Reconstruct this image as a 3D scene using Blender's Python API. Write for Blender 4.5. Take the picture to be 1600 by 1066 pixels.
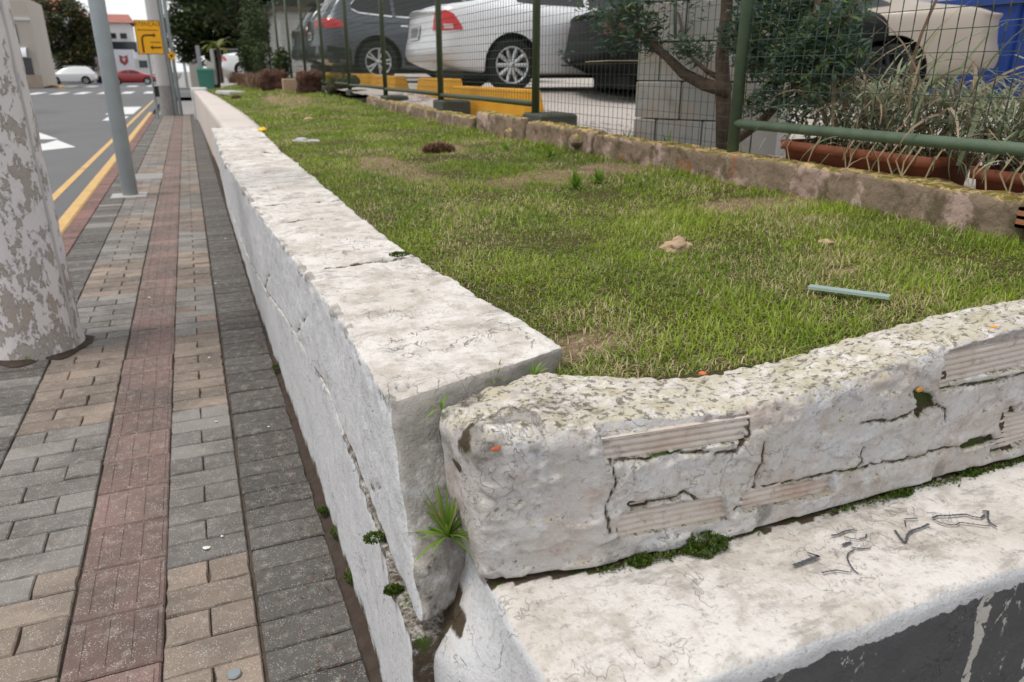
import bpy, bmesh, math, random
import numpy as np
from mathutils import Vector, Matrix, noise
from mathutils.bvhtree import BVHTree

R = math.radians
random.seed(7); rng = np.random.default_rng(7)
scene = bpy.context.scene
for o in list(bpy.data.objects): bpy.data.objects.remove(o)
C = scene.collection

# ------------------------------------------------------------------ camera
FPX, VPX, VPY, CAMH = 1155.0, 288.0, 110.0, 1.2
PITCH = math.atan2(533 - VPY, FPX)
YAW = math.atan2(800 - VPX, math.hypot(FPX, 533 - VPY))
FW = np.array([math.sin(YAW)*math.cos(PITCH), math.cos(YAW)*math.cos(PITCH), -math.sin(PITCH)])
RT = np.array([math.cos(YAW), -math.sin(YAW), 0.0]); UP = np.cross(RT, FW)
cam = bpy.data.cameras.new('camera'); camo = bpy.data.objects.new('camera', cam); C.objects.link(camo)
cam.sensor_width = 36; cam.lens = 36*FPX/1600; cam.clip_start = 0.02; cam.clip_end = 3000
camo.matrix_world = Matrix(((RT[0], UP[0], -FW[0], 0), (RT[1], UP[1], -FW[1], 0), (RT[2], UP[2], -FW[2], CAMH), (0, 0, 0, 1)))
cam.dof.use_dof = True; cam.dof.focus_distance = 1.5; cam.dof.aperture_fstop = 6.0
scene.camera = camo
# ------------------------------------------------------------------ sky, sun, exposure
SUN_EL, SUN_AZ = 66, 275          # overcast: a broad soft sun from the street side
w = bpy.data.worlds.new('World'); scene.world = w; w.use_nodes = True
nt = w.node_tree; bg = nt.nodes['Background']
sky = nt.nodes.new('ShaderNodeTexSky'); sky.sky_type = 'NISHITA'; sky.sun_disc = False
sky.sun_elevation = R(SUN_EL); sky.sun_rotation = R(SUN_AZ); sky.dust_density = 3
mx = nt.nodes.new('ShaderNodeMix'); mx.data_type = 'RGBA'; mx.inputs[0].default_value = 0.9
nt.links.new(sky.outputs[0], mx.inputs[6]); mx.inputs[7].default_value = (9.5, 9.55, 9.65, 1)   # flat white cloud
nt.links.new(mx.outputs[2], bg.inputs[0]); bg.inputs[1].default_value = 0.088
sd = bpy.data.lights.new('sun', 'SUN'); so = bpy.data.objects.new('sun', sd); C.objects.link(so)
sd.energy = 1.5; sd.angle = R(16); sd.color = (1, 0.96, 0.9)
sv = Vector((math.sin(R(SUN_AZ))*math.cos(R(SUN_EL)), math.cos(R(SUN_AZ))*math.cos(R(SUN_EL)), math.sin(R(SUN_EL))))
so.rotation_euler = sv.to_track_quat('Z', 'Y').to_euler()
vs = scene.view_settings; vs.view_transform = 'Standard'; vs.look = 'None'; vs.gamma = 1; vs.use_curve_mapping = False
vs.exposure = 0.38

# ------------------------------------------------------------------ pixel -> point
def ray(x, y): return FW*FPX + RT*(x-800) - UP*(y-533)
def onz(x, y, z=0.0):
    d = ray(x, y); return np.array([0, 0, CAMH]) + d*((z-CAMH)/d[2])
def ony(x, y, Y):
    d = ray(x, y); return np.array([0, 0, CAMH]) + d*(Y/d[1])
def onx(x, y, X):
    d = ray(x, y); return np.array([0, 0, CAMH]) + d*(X/d[0])
def atscale(x, y, s): return np.array([0, 0, CAMH]) + ray(x, y)/s     # s = pixels per metre, from a known size

# ------------------------------------------------------------------ object helpers
def mk(name, verts, faces, m=None, parent=None, smooth=False):
    me = bpy.data.meshes.new(name)
    if isinstance(verts, np.ndarray): verts = verts.tolist()
    if isinstance(faces, np.ndarray): faces = faces.tolist()
    me.from_pydata(verts, [], faces)
    if smooth and len(me.polygons): me.polygons.foreach_set('use_smooth', [True]*len(me.polygons))
    o = bpy.data.objects.new(name, me); C.objects.link(o)
    if m: me.materials.append(m)
    if parent: o.parent = parent
    return o
def tag(o, label, cat, group=None):
    o['label'] = label; o['category'] = cat
    if group: o['group'] = group
    return o
def thing(name, label, cat, loc=(0, 0, 0), rz=0, group=None):
    o = bpy.data.objects.new(name, None); C.objects.link(o); o.empty_display_size = .05
    o.location = loc; o.rotation_euler = (0, 0, rz)
    return tag(o, label, cat, group)
def struct(o): o['kind'] = 'structure'; return o
def stuff(o): o['kind'] = 'stuff'; return o

class MB:                                                     # collects shapes into one mesh
    def __init__(s): s.v = []; s.f = []
    def add(s, vs_, fs_):
        n = len(s.v); s.v += [tuple(map(float, p)) for p in vs_]; s.f += [tuple(i+n for i in f) for f in fs_]; return s
    def box(s, a, b, top=1.0):
        x0, y0, z0 = a; x1, y1, z1 = b; cx, cy = (x0+x1)/2, (y0+y1)/2
        t = lambda x, y: (cx+(x-cx)*top, cy+(y-cy)*top)
        v = [(x0, y0, z0), (x1, y0, z0), (x1, y1, z0), (x0, y1, z0)] + [(*t(x, y), z1) for x, y in ((x0, y0), (x1, y0), (x1, y1), (x0, y1))]
        return s.add(v, [(3, 2, 1, 0), (4, 5, 6, 7), (0, 1, 5, 4), (1, 2, 6, 5), (2, 3, 7, 6), (3, 0, 4, 7)])
    def bbox(s, a, b, bv):                                    # box with a bevelled top
        x0, y0, z0 = a; x1, y1, z1 = b
        v = [(x0, y0, z0), (x1, y0, z0), (x1, y1, z0), (x0, y1, z0), (x0, y0, z1-bv), (x1, y0, z1-bv), (x1, y1, z1-bv), (x0, y1, z1-bv),
             (x0+bv, y0+bv, z1), (x1-bv, y0+bv, z1), (x1-bv, y1-bv, z1), (x0+bv, y1-bv, z1)]
        f = [(8, 9, 10, 11)]
        for i in range(4):
            j = (i+1) % 4; f += [(i, j, j+4, i+4), (i+4, j+4, j+8, i+8)]
        return s.add(v, f)
    def tube(s, pts, r, n=6, cap=True):
        pts = [Vector(p) for p in pts]; rr = r if isinstance(r, (list, tuple)) else [r]*len(pts)
        vs_, fs_ = [], []
        t = (pts[1]-pts[0]).normalized(); a = t.orthogonal().normalized()
        for i, p in enumerate(pts):
            t = (pts[min(i+1, len(pts)-1)] - pts[max(i-1, 0)]).normalized()
            a = (a - t*a.dot(t)).normalized(); b = t.cross(a)
            for k in range(n):
                an = 2*math.pi*k/n; vs_.append(p + (a*math.cos(an)+b*math.sin(an))*rr[i])
        for i in range(len(pts)-1):
            for k in range(n):
                k2 = (k+1) % n; fs_.append((i*n+k, i*n+k2, (i+1)*n+k2, (i+1)*n+k))
        if cap: fs_ += [tuple(range(n-1, -1, -1)), tuple((len(pts)-1)*n+k for k in range(n))]
        return s.add(vs_, fs_)
    def lathe(s, prof, n=24, axis='z', at=(0, 0, 0), close=False):
        vs_, fs_ = [], []
        for r, h in prof:
            for k in range(n):
                an = 2*math.pi*k/n; x, y = r*math.cos(an), r*math.sin(an)
                p = (x, y, h) if axis == 'z' else (x, h, y)
                vs_.append((p[0]+at[0], p[1]+at[1], p[2]+at[2]))
        m = len(prof)
        for i in range(m if close else m-1):
            i2 = (i+1) % m
            for k in range(n):
                k2 = (k+1) % n; fs_.append((i*n+k, i*n+k2, i2*n+k2, i2*n+k))
        return s.add(vs_, fs_)
    def ribbon(s, pts, wd, up=(0, 0, 1)):
        pts = [Vector(p) for p in pts]; n = len(pts); vs_ = []
        for i, p in enumerate(pts):
            t = (pts[min(i+1, n-1)] - pts[max(i-1, 0)]).normalized(); sdv = t.cross(Vector(up))
            sdv = sdv.normalized() if sdv.length > 1e-6 else Vector((1, 0, 0))
            ww = wd[i] if isinstance(wd, (list, tuple)) else wd
            vs_ += [p - sdv*ww/2, p + sdv*ww/2]
        return s.add(vs_, [(2*i, 2*i+1, 2*i+3, 2*i+2) for i in range(n-1)])
    def build(s, name, m=None, parent=None, smooth=False): return mk(name, s.v, s.f, m, parent, smooth)

def interp(t, x): return float(np.interp(x, [a for a, b in t], [b for a, b in t]))
def fbm(p, sc, oc=3): return noise.fractal(Vector((p[0]*sc, p[1]*sc, p[2]*sc)), 1.0, 2.0, oc)

def axis(a, b, step, r):                                      # coordinates with extra lines near the rounded ends
    e = [0, .12*r, .35*r, .65*r, r]
    n = max(2, int(round((b-a-2*r)/step)))
    mid = list(np.linspace(a+r, b-r, n+1))[1:-1]
    return np.array([a+k for k in e] + mid + [b-k for k in e[::-1]])
def rough_box(name, xs, ys, zs, r, warp, amp, m, parent=None, attr=None):
    """a rounded block on a fine grid, warped to its place and roughened along its normals"""
    idx = {}; P = []; F = []
    nx, ny, nz = len(xs), len(ys), len(zs)
    def vid(i, j, k):
        q = (i, j, k)
        if q not in idx: idx[q] = len(P); P.append((xs[i], ys[j], zs[k]))
        return idx[q]
    for i in range(nx-1):
        for j in range(ny-1):
            F.append((vid(i, j, nz-1), vid(i+1, j, nz-1), vid(i+1, j+1, nz-1), vid(i, j+1, nz-1)))
    for i in range(nx-1):
        for k in range(nz-1):
            F.append((vid(i, 0, k), vid(i+1, 0, k), vid(i+1, 0, k+1), vid(i, 0, k+1)))
            F.append((vid(i, ny-1, k), vid(i, ny-1, k+1), vid(i+1, ny-1, k+1), vid(i+1, ny-1, k)))
    for j in range(ny-1):
        for k in range(nz-1):
            F.append((vid(0, j, k), vid(0, j, k+1), vid(0, j+1, k+1), vid(0, j+1, k)))
            F.append((vid(nx-1, j, k), vid(nx-1, j+1, k), vid(nx-1, j+1, k+1), vid(nx-1, j, k+1)))
    P = np.array(P); lo = np.array([xs[0]+r, ys[0]+r, zs[0]+r]); hi = np.array([xs[-1]-r, ys[-1]-r, zs[-1]-r])
    c = np.clip(P, lo, hi); d = P-c; L = np.linalg.norm(d, axis=1, keepdims=True); L[L == 0] = 1
    Q = c + d/L*r
    Wp = np.array([warp(*q) for q in Q])
    o = mk(name, Wp, F, m, parent, smooth=True); me = o.data
    nr = np.empty(len(P)*3, np.float32); me.vertices.foreach_get('normal', nr) if False else me.vertex_normals.foreach_get('vector', nr)
    nr = nr.reshape(-1, 3); at = np.zeros(len(P), np.float32); ac = np.zeros(len(P), np.float32)
    for i in range(len(P)):
        res = amp(Wp[i], nr[i], Q[i])
        if isinstance(res, tuple):
            a, at[i] = res[:2]
            if len(res) > 2: ac[i] = res[2]
        else: a = res
        Wp[i] += nr[i]*a
    me.vertices.foreach_set('co', Wp.astype(np.float32).ravel())
    a_ = me.attributes.new('dirt', 'FLOAT', 'POINT'); a_.data.foreach_set('value', at); b_ = me.attributes.new('cement', 'FLOAT', 'POINT'); b_.data.foreach_set('value', ac)
    me.update(); return o

# ------------------------------------------------------------------ materials
class Mat:
    def __init__(s, name, rough=.8, spec=.3, metal=0.0, coat=0.0):
        s.m = bpy.data.materials.new(name); s.m.use_nodes = True; s.t = s.m.node_tree; s.b = s.t.nodes['Principled BSDF']
        s.b.inputs['Roughness'].default_value = rough; s.b.inputs['Specular IOR Level'].default_value = spec
        s.b.inputs['Metallic'].default_value = metal; s.b.inputs['Coat Weight'].default_value = coat
        s.geo = s.n('ShaderNodeNewGeometry'); s.P = s.geo.outputs['Position']
    def n(s, ty, **kw):
        q = s.t.nodes.new(ty)
        for k, v in kw.items(): setattr(q, k, v)
        return q
    def set(s, sock, v):
        if isinstance(v, bpy.types.NodeSocket): s.t.links.new(v, sock)
        elif isinstance(v, (tuple, list)): sock.default_value = (*v, 1) if len(v) == 3 and sock.type == 'RGBA' else v
        else: sock.default_value = v
    def math(s, op, a, b=0.0, clamp=False):
        q = s.n('ShaderNodeMath', operation=op, use_clamp=clamp); s.set(q.inputs[0], a); s.set(q.inputs[1], b); return q.outputs[0]
    def scale(s, v, sc):
        q = s.n('ShaderNodeVectorMath', operation='MULTIPLY'); s.set(q.inputs[0], v); q.inputs[1].default_value = sc; return q.outputs[0]
    def noise(s, sc, det=4, rough=.55, vec=None, dist=0.0):
        q = s.n('ShaderNodeTexNoise'); s.set(q.inputs['Vector'], vec or s.P); q.inputs['Scale'].default_value = sc
        q.inputs['Detail'].default_value = det; q.inputs['Roughness'].default_value = rough; q.inputs['Distortion'].default_value = dist
        return q.outputs['Fac']
    def voro(s, sc, feat='F1', vec=None):
        q = s.n('ShaderNodeTexVoronoi', feature=feat); s.set(q.inputs['Vector'], vec or s.P); q.inputs['Scale'].default_value = sc; return q.outputs['Distance']
    def ramp(s, v, a, b):                                     # smooth 0..1 between a and b
        q = s.n('ShaderNodeMapRange', interpolation_type='SMOOTHSTEP'); s.set(q.inputs[0], v)
        q.inputs[1].default_value = a; q.inputs[2].default_value = b; return q.outputs[0]
    def mix(s, f, a, b):
        q = s.n('ShaderNodeMix', data_type='RGBA'); s.set(q.inputs[0], f); s.set(q.inputs[6], a); s.set(q.inputs[7], b); return q.outputs[2]
    def col(s, v): s.set(s.b.inputs['Base Color'], v); return s
    def bump(s, h, st=.3, d=.01):
        q = s.n('ShaderNodeBump'); q.inputs['Strength'].default_value = st; q.inputs['Distance'].default_value = d
        s.set(q.inputs['Height'], h); s.t.links.new(q.outputs[0], s.b.inputs['Normal']); return s
    def sep(s):
        q = s.n('ShaderNodeSeparateXYZ'); s.set(q.inputs[0], s.P); return q.outputs
    def nz(s):
        q = s.n('ShaderNodeSeparateXYZ'); s.set(q.inputs[0], s.geo.outputs['True Normal']); return q.outputs[2]
    def attr(s, nm): q = s.n('ShaderNodeAttribute', attribute_name=nm); return q.outputs['Fac']

def plain(name, c, rough=.7, spec=.3, metal=0, coat=0, var=.25, sc=12, bsc=None, bst=.2):
    m = Mat(name, rough, spec, metal, coat); lo = tuple(k*(1-var) for k in c); hi = tuple(min(1, k*(1+var)) for k in c)
    m.col(m.mix(m.noise(sc), lo, hi))
    if bsc: m.bump(m.noise(bsc, 6), bst, .01)
    return m.m

def wall_paint(name, lichen=0.0, grey_front=False, flakes=1.0):
    m = Mat(name, .78, .2); x, y, z = m.sep(); up = m.ramp(m.nz(), .45, .85); vert = m.math('SUBTRACT', 1.0, up)
    base = m.mix(m.noise(3.0, 5), (.50, .51, .53), (.64, .64, .645))
    # sky-facing faces: paler, warmer base than the upright ones, beige dirt over it
    base = m.mix(up, base, m.mix(m.noise(5, 6, .65), (.71, .685, .655), (.63, .595, .555)))
    base = m.mix(m.math('MULTIPLY', up, m.math('MULTIPLY', m.ramp(m.noise(4.5, 6, .65), .42, .66), .75)), base, (.50, .445, .39))
    base = m.mix(m.math('MULTIPLY', up, m.math('MULTIPLY', m.ramp(m.noise(11, 6, .7), .47, .64), .7)), base, (.41, .365, .315))
    # fine dark grains and pores
    base = m.mix(m.math('MULTIPLY', m.ramp(m.noise(110, 5, .75), .55, .66), .6), base, (.26, .23, .20))
    # dark contour lines where paint films lift
    vec = m.scale(m.P, (1.6, 1, 1.6))
    l1 = m.math('ABSOLUTE', m.math('SUBTRACT', m.noise(9, 4, .55, vec, .5), .5))
    l1 = m.math('MULTIPLY', m.math('SUBTRACT', 1.0, m.ramp(l1, .001, .009)), m.ramp(m.noise(6, 2), .54, .62))
    l2 = m.math('ABSOLUTE', m.math('SUBTRACT', m.noise(17, 3, .5, vec, .8), .5))
    l2 = m.math('MULTIPLY', m.math('SUBTRACT', 1.0, m.ramp(l2, .001, .010)), m.ramp(m.noise(4, 2, .5, m.scale(m.P, (1, 1.3, .9))), .57, .64))
    l1 = m.math('MAXIMUM', l1, l2)
    base = m.mix(m.math('MULTIPLY', l1, .6*flakes), base, (.17, .145, .12))
    # grey mildew smears on top
    sm = m.math('MULTIPLY', m.ramp(m.noise(8, 6, .75, m.scale(m.P, (1, 2.4, 1))), .51, .64), up)
    base = m.mix(m.math('MULTIPLY', sm, .62), base, (.27, .25, .225))
    h = m.math('ADD', m.math('MULTIPLY', m.noise(26, 8, .66), 1.2), m.math('MULTIPLY', m.noise(140, 4, .65), .5))
    if lichen:
        li = m.math('MULTIPLY', m.ramp(m.noise(24, 7, .75), .42, .58), up)
        base = m.mix(m.math('MULTIPLY', li, lichen), base, (.47, .425, .31))
        li2 = m.math('MULTIPLY', m.ramp(m.noise(13, 6, .75), .52, .62), up)
        base = m.mix(m.math('MULTIPLY', li2, .5), base, (.30, .275, .15))
        pit = m.math('MULTIPLY', m.ramp(m.noise(75, 4, .7), .54, .64), up)
        base = m.mix(m.math('MULTIPLY', pit, .8), base, (.15, .12, .085))
        h = m.math('SUBTRACT', h, m.math('MULTIPLY', pit, .9))
        wm = m.math('MULTIPLY', vert, m.ramp(m.noise(5, 6, .7), .36, .62))     # warm grime on the broken front
        base = m.mix(m.math('MULTIPLY', wm, .65), base, (.47, .42, .375))
        lowd = m.math('MULTIPLY', vert, m.math('MULTIPLY', m.ramp(m.noise(9, 6, .75), .48, .64), .6))
        base = m.mix(lowd, base, (.40, .31, .26))
        base = m.mix(m.math('MULTIPLY', vert, m.math('MULTIPLY', m.ramp(m.noise(60, 5, .75), .57, .66), .6)), base, (.20, .16, .13))
    st = m.ramp(m.noise(5, 5, .65, m.scale(m.P, (3.5, 3.5, .7))), .46, .72)     # rain streaks on the upright faces
    base = m.mix(m.math('MULTIPLY', m.math('MULTIPLY', st, vert), .4), base, (.43, .40, .37) if lichen else (.44, .44, .45))
    base = m.mix(m.math('MULTIPLY', m.math('MULTIPLY', m.ramp(m.noise(20, 7, .75, m.scale(m.P, (1, 1, .5))), .57, .66), vert), .5), base, (.36, .35, .34))
    h = m.math('SUBTRACT', h, m.math('MULTIPLY', l1, .8))
    if grey_front:
        fr = m.math('SUBTRACT', 1.0, m.ramp(m.math('ADD', z, m.math('MULTIPLY', m.noise(14, 7, .7), .055)), .488, .490))
        ny = m.n('ShaderNodeSeparateXYZ'); m.set(ny.inputs[0], m.geo.outputs['True Normal'])
        fr = m.math('MULTIPLY', fr, m.math('LESS_THAN', ny.outputs[1], -.55))
        spl = m.math('MULTIPLY', m.ramp(m.noise(40, 5, .65, m.scale(m.P, (1.5, 1, .7))), .63, .64), m.ramp(m.noise(5, 2), .45, .55))
        dx = m.math('ABSOLUTE', m.math('SUBTRACT', m.math('ADD', x, m.math('MULTIPLY', m.noise(18, 5, .7), .05)), 1.032))
        dr = m.math('MULTIPLY', m.math('SUBTRACT', 1.0, m.ramp(dx, .011, .013)), m.ramp(m.noise(45, 4), .40, .42))
        dx2 = m.math('ABSOLUTE', m.math('SUBTRACT', m.math('ADD', x, m.math('MULTIPLY', m.noise(25, 5, .7), .03)), 1.165))
        dr = m.math('MAXIMUM', dr, m.math('MULTIPLY', m.math('SUBTRACT', 1.0, m.ramp(dx2, .006, .008)), m.ramp(m.noise(30, 4), .52, .53)))
        paint = m.mix(m.math('MAXIMUM', spl, dr), m.mix(m.noise(20, 6), (.072, .073, .076), (.108, .109, .113)), (.50, .48, .44))
        paint = m.mix(m.math('MULTIPLY', m.ramp(m.noise(32, 3, .5), .66, .67), m.math('MAXIMUM', dr, m.math('MULTIPLY', m.ramp(m.noise(3, 1), .6, .62), 1.0))), paint, (.36, .15, .03))
        base = m.mix(fr, base, paint); h = m.math('SUBTRACT', h, m.math('MULTIPLY', fr, .25))
    cm = m.ramp(m.math('ADD', m.attr('cement'), m.math('MULTIPLY', m.math('SUBTRACT', m.noise(28, 7, .75), .5), .8)), .35, .6)
    base = m.mix(cm, base, m.mix(m.noise(40, 6, .7), (.20, .185, .165), (.40, .375, .345)))
    d = m.attr('dirt')
    dirt = m.mix(m.noise(45, 4), (.030, .022, .014), (.12, .09, .06)); dirt = m.mix(m.ramp(m.noise(14, 3), .54, .62), dirt, (.045, .065, .012))
    dm = m.ramp(m.math('ADD', d, m.math('MULTIPLY', m.math('SUBTRACT', m.noise(70, 6, .75), .5), .9)), .28, .62)
    dm = m.math('MULTIPLY', dm, m.ramp(d, .02, .15))
    base = m.mix(dm, base, dirt)
    m.col(base); m.bump(h, .75, .007); return m.m

M = {}
M['wall'] = wall_paint('weathered_white_wall_paint')
M['course'] = wall_paint('lichened_white_wall_paint', lichen=.8, flakes=.5)
M['plinth'] = wall_paint('white_and_grey_plinth_paint', grey_front=True, flakes=.16)
def brick_paint():
    m = Mat('thinly_painted_hollow_brick', .8, .2)
    b = m.mix(m.ramp(m.noise(7, 5, .7), .42, .72), (.56, .51, .465), (.44, .34, .28)); z = m.sep()[2]
    b = m.mix(m.math('MULTIPLY', m.ramp(m.noise(55, 6, .75), .53, .66), .6), b, (.25, .19, .15))
    m.col(b); m.bump(m.noise(90, 5), .4, .004); return m.m
M['brick'] = brick_paint()
M['raw_brick'] = plain('raw_terracotta_brick', (.36, .15, .07), .85, .2, var=.4, sc=30, bsc=60, bst=.4)

def paver_mat(name, c, speck=.5, isl=True):
    m = Mat(name, .8, .25)
    oi = m.n('ShaderNodeObjectInfo'); rnd = m.math('FRACT', m.math('ADD', oi.outputs['Random'], m.geo.outputs['Random Per Island'])) if isl else oi.outputs['Random']
    b = m.mix(rnd, tuple(k*.72 for k in c), tuple(k*1.22 for k in c))
    b = m.mix(m.math('MULTIPLY', m.ramp(m.noise(3.2, 6, .65), .36, .66), .6), b, (.085, .075, .066))
    b = m.mix(m.math('MULTIPLY', m.ramp(m.noise(26, 6, .75), .5, .68), .5), b, (.33, .29, .25))
    b = m.mix(m.math('MULTIPLY', m.math('MULTIPLY', m.ramp(m.voro(190), .36, .2), m.ramp(m.noise(34, 4, .7), .40, .62)), speck*1.5), b, (.52, .49, .45))     # pale aggregate
    b = m.mix(m.math('MULTIPLY', m.ramp(m.voro(170), .24, .1), .6), b, tuple(k*.35 for k in c))
    m.col(b); m.bump(m.math('ADD', m.noise(210, 4), m.noise(40, 3)), .7, .004); return m.m
M['tan'] = paver_mat('tan_paver', (.262, .208, .168)); M['grey'] = paver_mat('grey_paver', (.215, .202, .188))
M['dark'] = paver_mat('charcoal_paver', (.108, .101, .095), .4); M['pink'] = paver_mat('pinkish_paver', (.27, .19, .16))
M['tactile'] = paver_mat('dull_red_tactile_tile', (.205, .135, .12), .5, False); M['redtile'] = paver_mat('red_kerbside_tile', (.23, .115, .10), .3)
M['bed'] = plain('sandy_joint_dirt', (.10, .08, .064), .95, .1, var=.5, sc=25, bsc=80, bst=.6)
def asphalt():
    m = Mat('asphalt', .75, .35); b = m.mix(m.noise(.8, 5), (.095, .096, .10), (.14, .14, .145))
    b = m.mix(m.math('MULTIPLY', m.ramp(m.noise(.25, 3, .5, m.scale(m.P, (1.3, .5, 1))), .52, .68), .55), b, (.065, .065, .07))
    m.col(b); m.bump(m.noise(160, 3), .5, .004); return m.m
M['asphalt'] = asphalt()
M['yellow_line'] = plain('worn_yellow_road_paint', (.55, .36, .15), .8, var=.3, sc=9)
M['white_line'] = plain('worn_white_road_paint', (.62, .62, .62), .7, var=.15, sc=6)
M['kerbstone'] = plain('grey_kerb_concrete', (.27, .26, .25), .9, var=.25, sc=8, bsc=60)
def soil():
    m = Mat('lawn_soil', .95, .1); b = m.mix(m.noise(9, 5, .65), (.045, .042, .014), (.12, .10, .045))
    br = m.mix(m.noise(14, 6, .7), (.16, .095, .065), (.34, .235, .165)); br = m.mix(m.ramp(m.noise(45, 5, .7), .52, .62), br, (.42, .33, .22))
    b = m.mix(m.attr('bare'), b, br); m.col(b); m.bump(m.noise(60, 6, .7), .8, .02); return m.m
M['soil'] = soil()
def blades(name, greens, dry, frac, patch=True):
    m = Mat(name, .55, .35); oi = m.n('ShaderNodeObjectInfo'); rnd = m.math('FRACT', m.math('ADD', m.geo.outputs['Random Per Island'], oi.outputs['Random']))
    p = m.noise(2.6, 5, .62)
    if patch:                                                 # lush, dark clumps against yellower, thinner turf
        lush = m.ramp(m.noise(1.9, 4, .6, m.scale(m.P, (1.2, 1, 1))), .38, .64)
        g = m.mix(m.math('ADD', m.math('MULTIPLY', rnd, .55), m.math('MULTIPLY', lush, .45)), greens[0], greens[1])
    else: g = m.mix(rnd, greens[0], greens[1])
    thr = m.math('MULTIPLY', m.ramp(p, .42, .70), frac) if patch else frac
    r2 = m.math('FRACT', m.math('MULTIPLY', rnd, 17.31))
    g = m.mix(m.math('LESS_THAN', r2, thr), g, m.mix(m.math('FRACT', m.math('MULTIPLY', rnd, 5.7)), dry[0], dry[1]))
    m.col(g)
    tr = m.n('ShaderNodeBsdfTranslucent'); m.set(tr.inputs[0], g); ad = m.n('ShaderNodeMixShader'); ad.inputs[0].default_value = .3
    m.t.links.new(m.b.outputs[0], ad.inputs[1]); m.t.links.new(tr.outputs[0], ad.inputs[2])
    m.t.links.new(ad.outputs[0], m.t.nodes['Material Output'].inputs[0]); return m.m
M['grass'] = blades('lawn_grass', ((.085, .175, .008), (.36, .46, .045)), ((.42, .36, .16), (.62, .54, .32)), .70)
M['weed'] = blades('weed_leaf', ((.10, .20, .018), (.22, .34, .045)), ((.3, .25, .1), (.4, .33, .16)), .05, False)
M['moss'] = blades('moss', ((.030, .065, .006), (.085, .145, .012)), ((.12, .13, .02), (.16, .15, .03)), .1, False)
M['strap'] = blades('strap_leaf', ((.13, .17, .085), (.36, .40, .25)), ((.22, .14, .09), (.44, .35, .24)), .34, False)
M['bush'] = blades('blue_green_leaf', ((.038, .078, .052), (.13, .20, .145)), ((.08, .13, .03), (.15, .19, .07)), .22, False)
M['tree_leaf'] = blades('dark_tree_leaf', ((.010, .022, .008), (.045, .075, .018)), ((.06, .09, .02), (.09, .11, .03)), .15, False)
M['far_leaf'] = blades('far_tree_leaf', ((.022, .035, .016), (.085, .10, .04)), ((.15, .12, .04), (.22, .14, .05)), .15, False)
M['palm_leaf'] = blades('yellow_green_palm_leaf', ((.10, .13, .02), (.22, .22, .04)), ((.2, .16, .04), (.25, .2, .06)), .2, False)
M['red_plant'] = blades('dry_reddish_plant', ((.12, .055, .04), (.22, .11, .075)), ((.25, .17, .1), (.33, .24, .15)), .3, False)
M['bark'] = plain('brown_bark', (.10, .072, .054), .9, .15, var=.5, sc=25, bsc=50, bst=.8)
M['straw'] = plain('dry_straw', (.42, .34, .2), .8, var=.4, sc=40)
M['brown_clump'] = plain('dead_brown_roots', (.10, .055, .04), .95, .1, var=.5, sc=40)

def kerb_mat():
    m = Mat('mossy_old_plaster', .95, .1); z = m.sep()[2]; up = m.ramp(m.nz(), .4, .8)
    b = m.mix(m.noise(6, 5, .65), (.16, .12, .085), (.34, .255, .19)); b = m.mix(m.ramp(m.noise(5, 5, .6), .54, .58), b, (.42, .31, .265))
    b = m.mix(m.math('MULTIPLY', m.ramp(m.noise(11, 5, .7), .48, .62), .7), b, (.09, .075, .04))
    b = m.mix(m.ramp(m.noise(7, 3), .63, .69), b, (.33, .14, .07))
    t = m.mix(m.ramp(m.noise(16, 6, .75), .42, .56), (.54, .39, .19), (.15, .14, .025)); t = m.mix(m.ramp(m.noise(45, 5, .7), .5, .6), t, (.16, .10, .055))
    m.col(m.mix(up, b, t)); m.bump(m.noise(50, 7, .7), .8, .012); return m.m
M['kerb'] = kerb_mat()
def pole_mat():
    m = Mat('peeling_whitewash_on_concrete', .85, .2); x, y, z = m.sep()
    n1 = m.math('ADD', m.noise(19, 10, .74, m.scale(m.P, (1, 1, .5))), m.math('MULTIPLY', m.noise(2.2, 2), .3))
    pm = m.ramp(m.math('ADD', n1, m.math('MULTIPLY', m.ramp(z, .75, 1.5), .10)), .662, .670)
    con = m.mix(m.noise(60, 4), (.29, .26, .235), (.40, .365, .335)); con = m.mix(m.ramp(m.noise(4, 3), .4, .7), con, (.35, .30, .26))
    pt = m.mix(m.noise(4, 5), (.56, .525, .515), (.66, .63, .62))
    m.col(m.mix(pm, con, pt)); m.bump(m.math('ADD', m.math('MULTIPLY', pm, .8), m.math('MULTIPLY', m.noise(80, 5), .4)), 1.0, .005); return m.m
M['pole'] = pole_mat()
M['galv'] = plain('galvanised_steel', (.27, .30, .31), .45, .5, .55, var=.18, sc=7)
M['concrete'] = plain('grey_concrete', (.42, .41, .40), .9, .2, var=.2, sc=3, bsc=70)
M['dark_concrete'] = plain('dark_mossy_concrete', (.075, .08, .065), .9, .15, var=.5, sc=12, bsc=50, bst=.6)
def block_mat():
    m = Mat('smooth_grey_block', .9, .15); oi = m.n('ShaderNodeObjectInfo')
    b = m.mix(oi.outputs['Random'], (.33, .325, .31), (.43, .42, .40)); b = m.mix(m.ramp(m.noise(5, 4), .42, .7), b, (.36, .31, .26))
    b = m.mix(m.math('MULTIPLY', m.ramp(m.noise(9, 5), .5, .7), .6), b, (.23, .235, .245)); m.col(b); m.bump(m.noise(120, 5), .35, .004); return m.m
M['block'] = block_mat()
M['green_paint'] = plain('aged_green_fence_paint', (.085, .122, .078), .55, .4, var=.4, sc=14, bsc=60, bst=.2)
M['dark_green'] = plain('dark_green_fence_paint', (.045, .062, .028), .55, .4, var=.35, sc=9)
M['wire'] = plain('green_coated_wire', (.04, .055, .035), .5, .4, var=.3, sc=9)
M['yellow'] = plain('yellow_painted_concrete', (.60, .29, .02), .75, .3, var=.2, sc=5, bsc=60)
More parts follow.
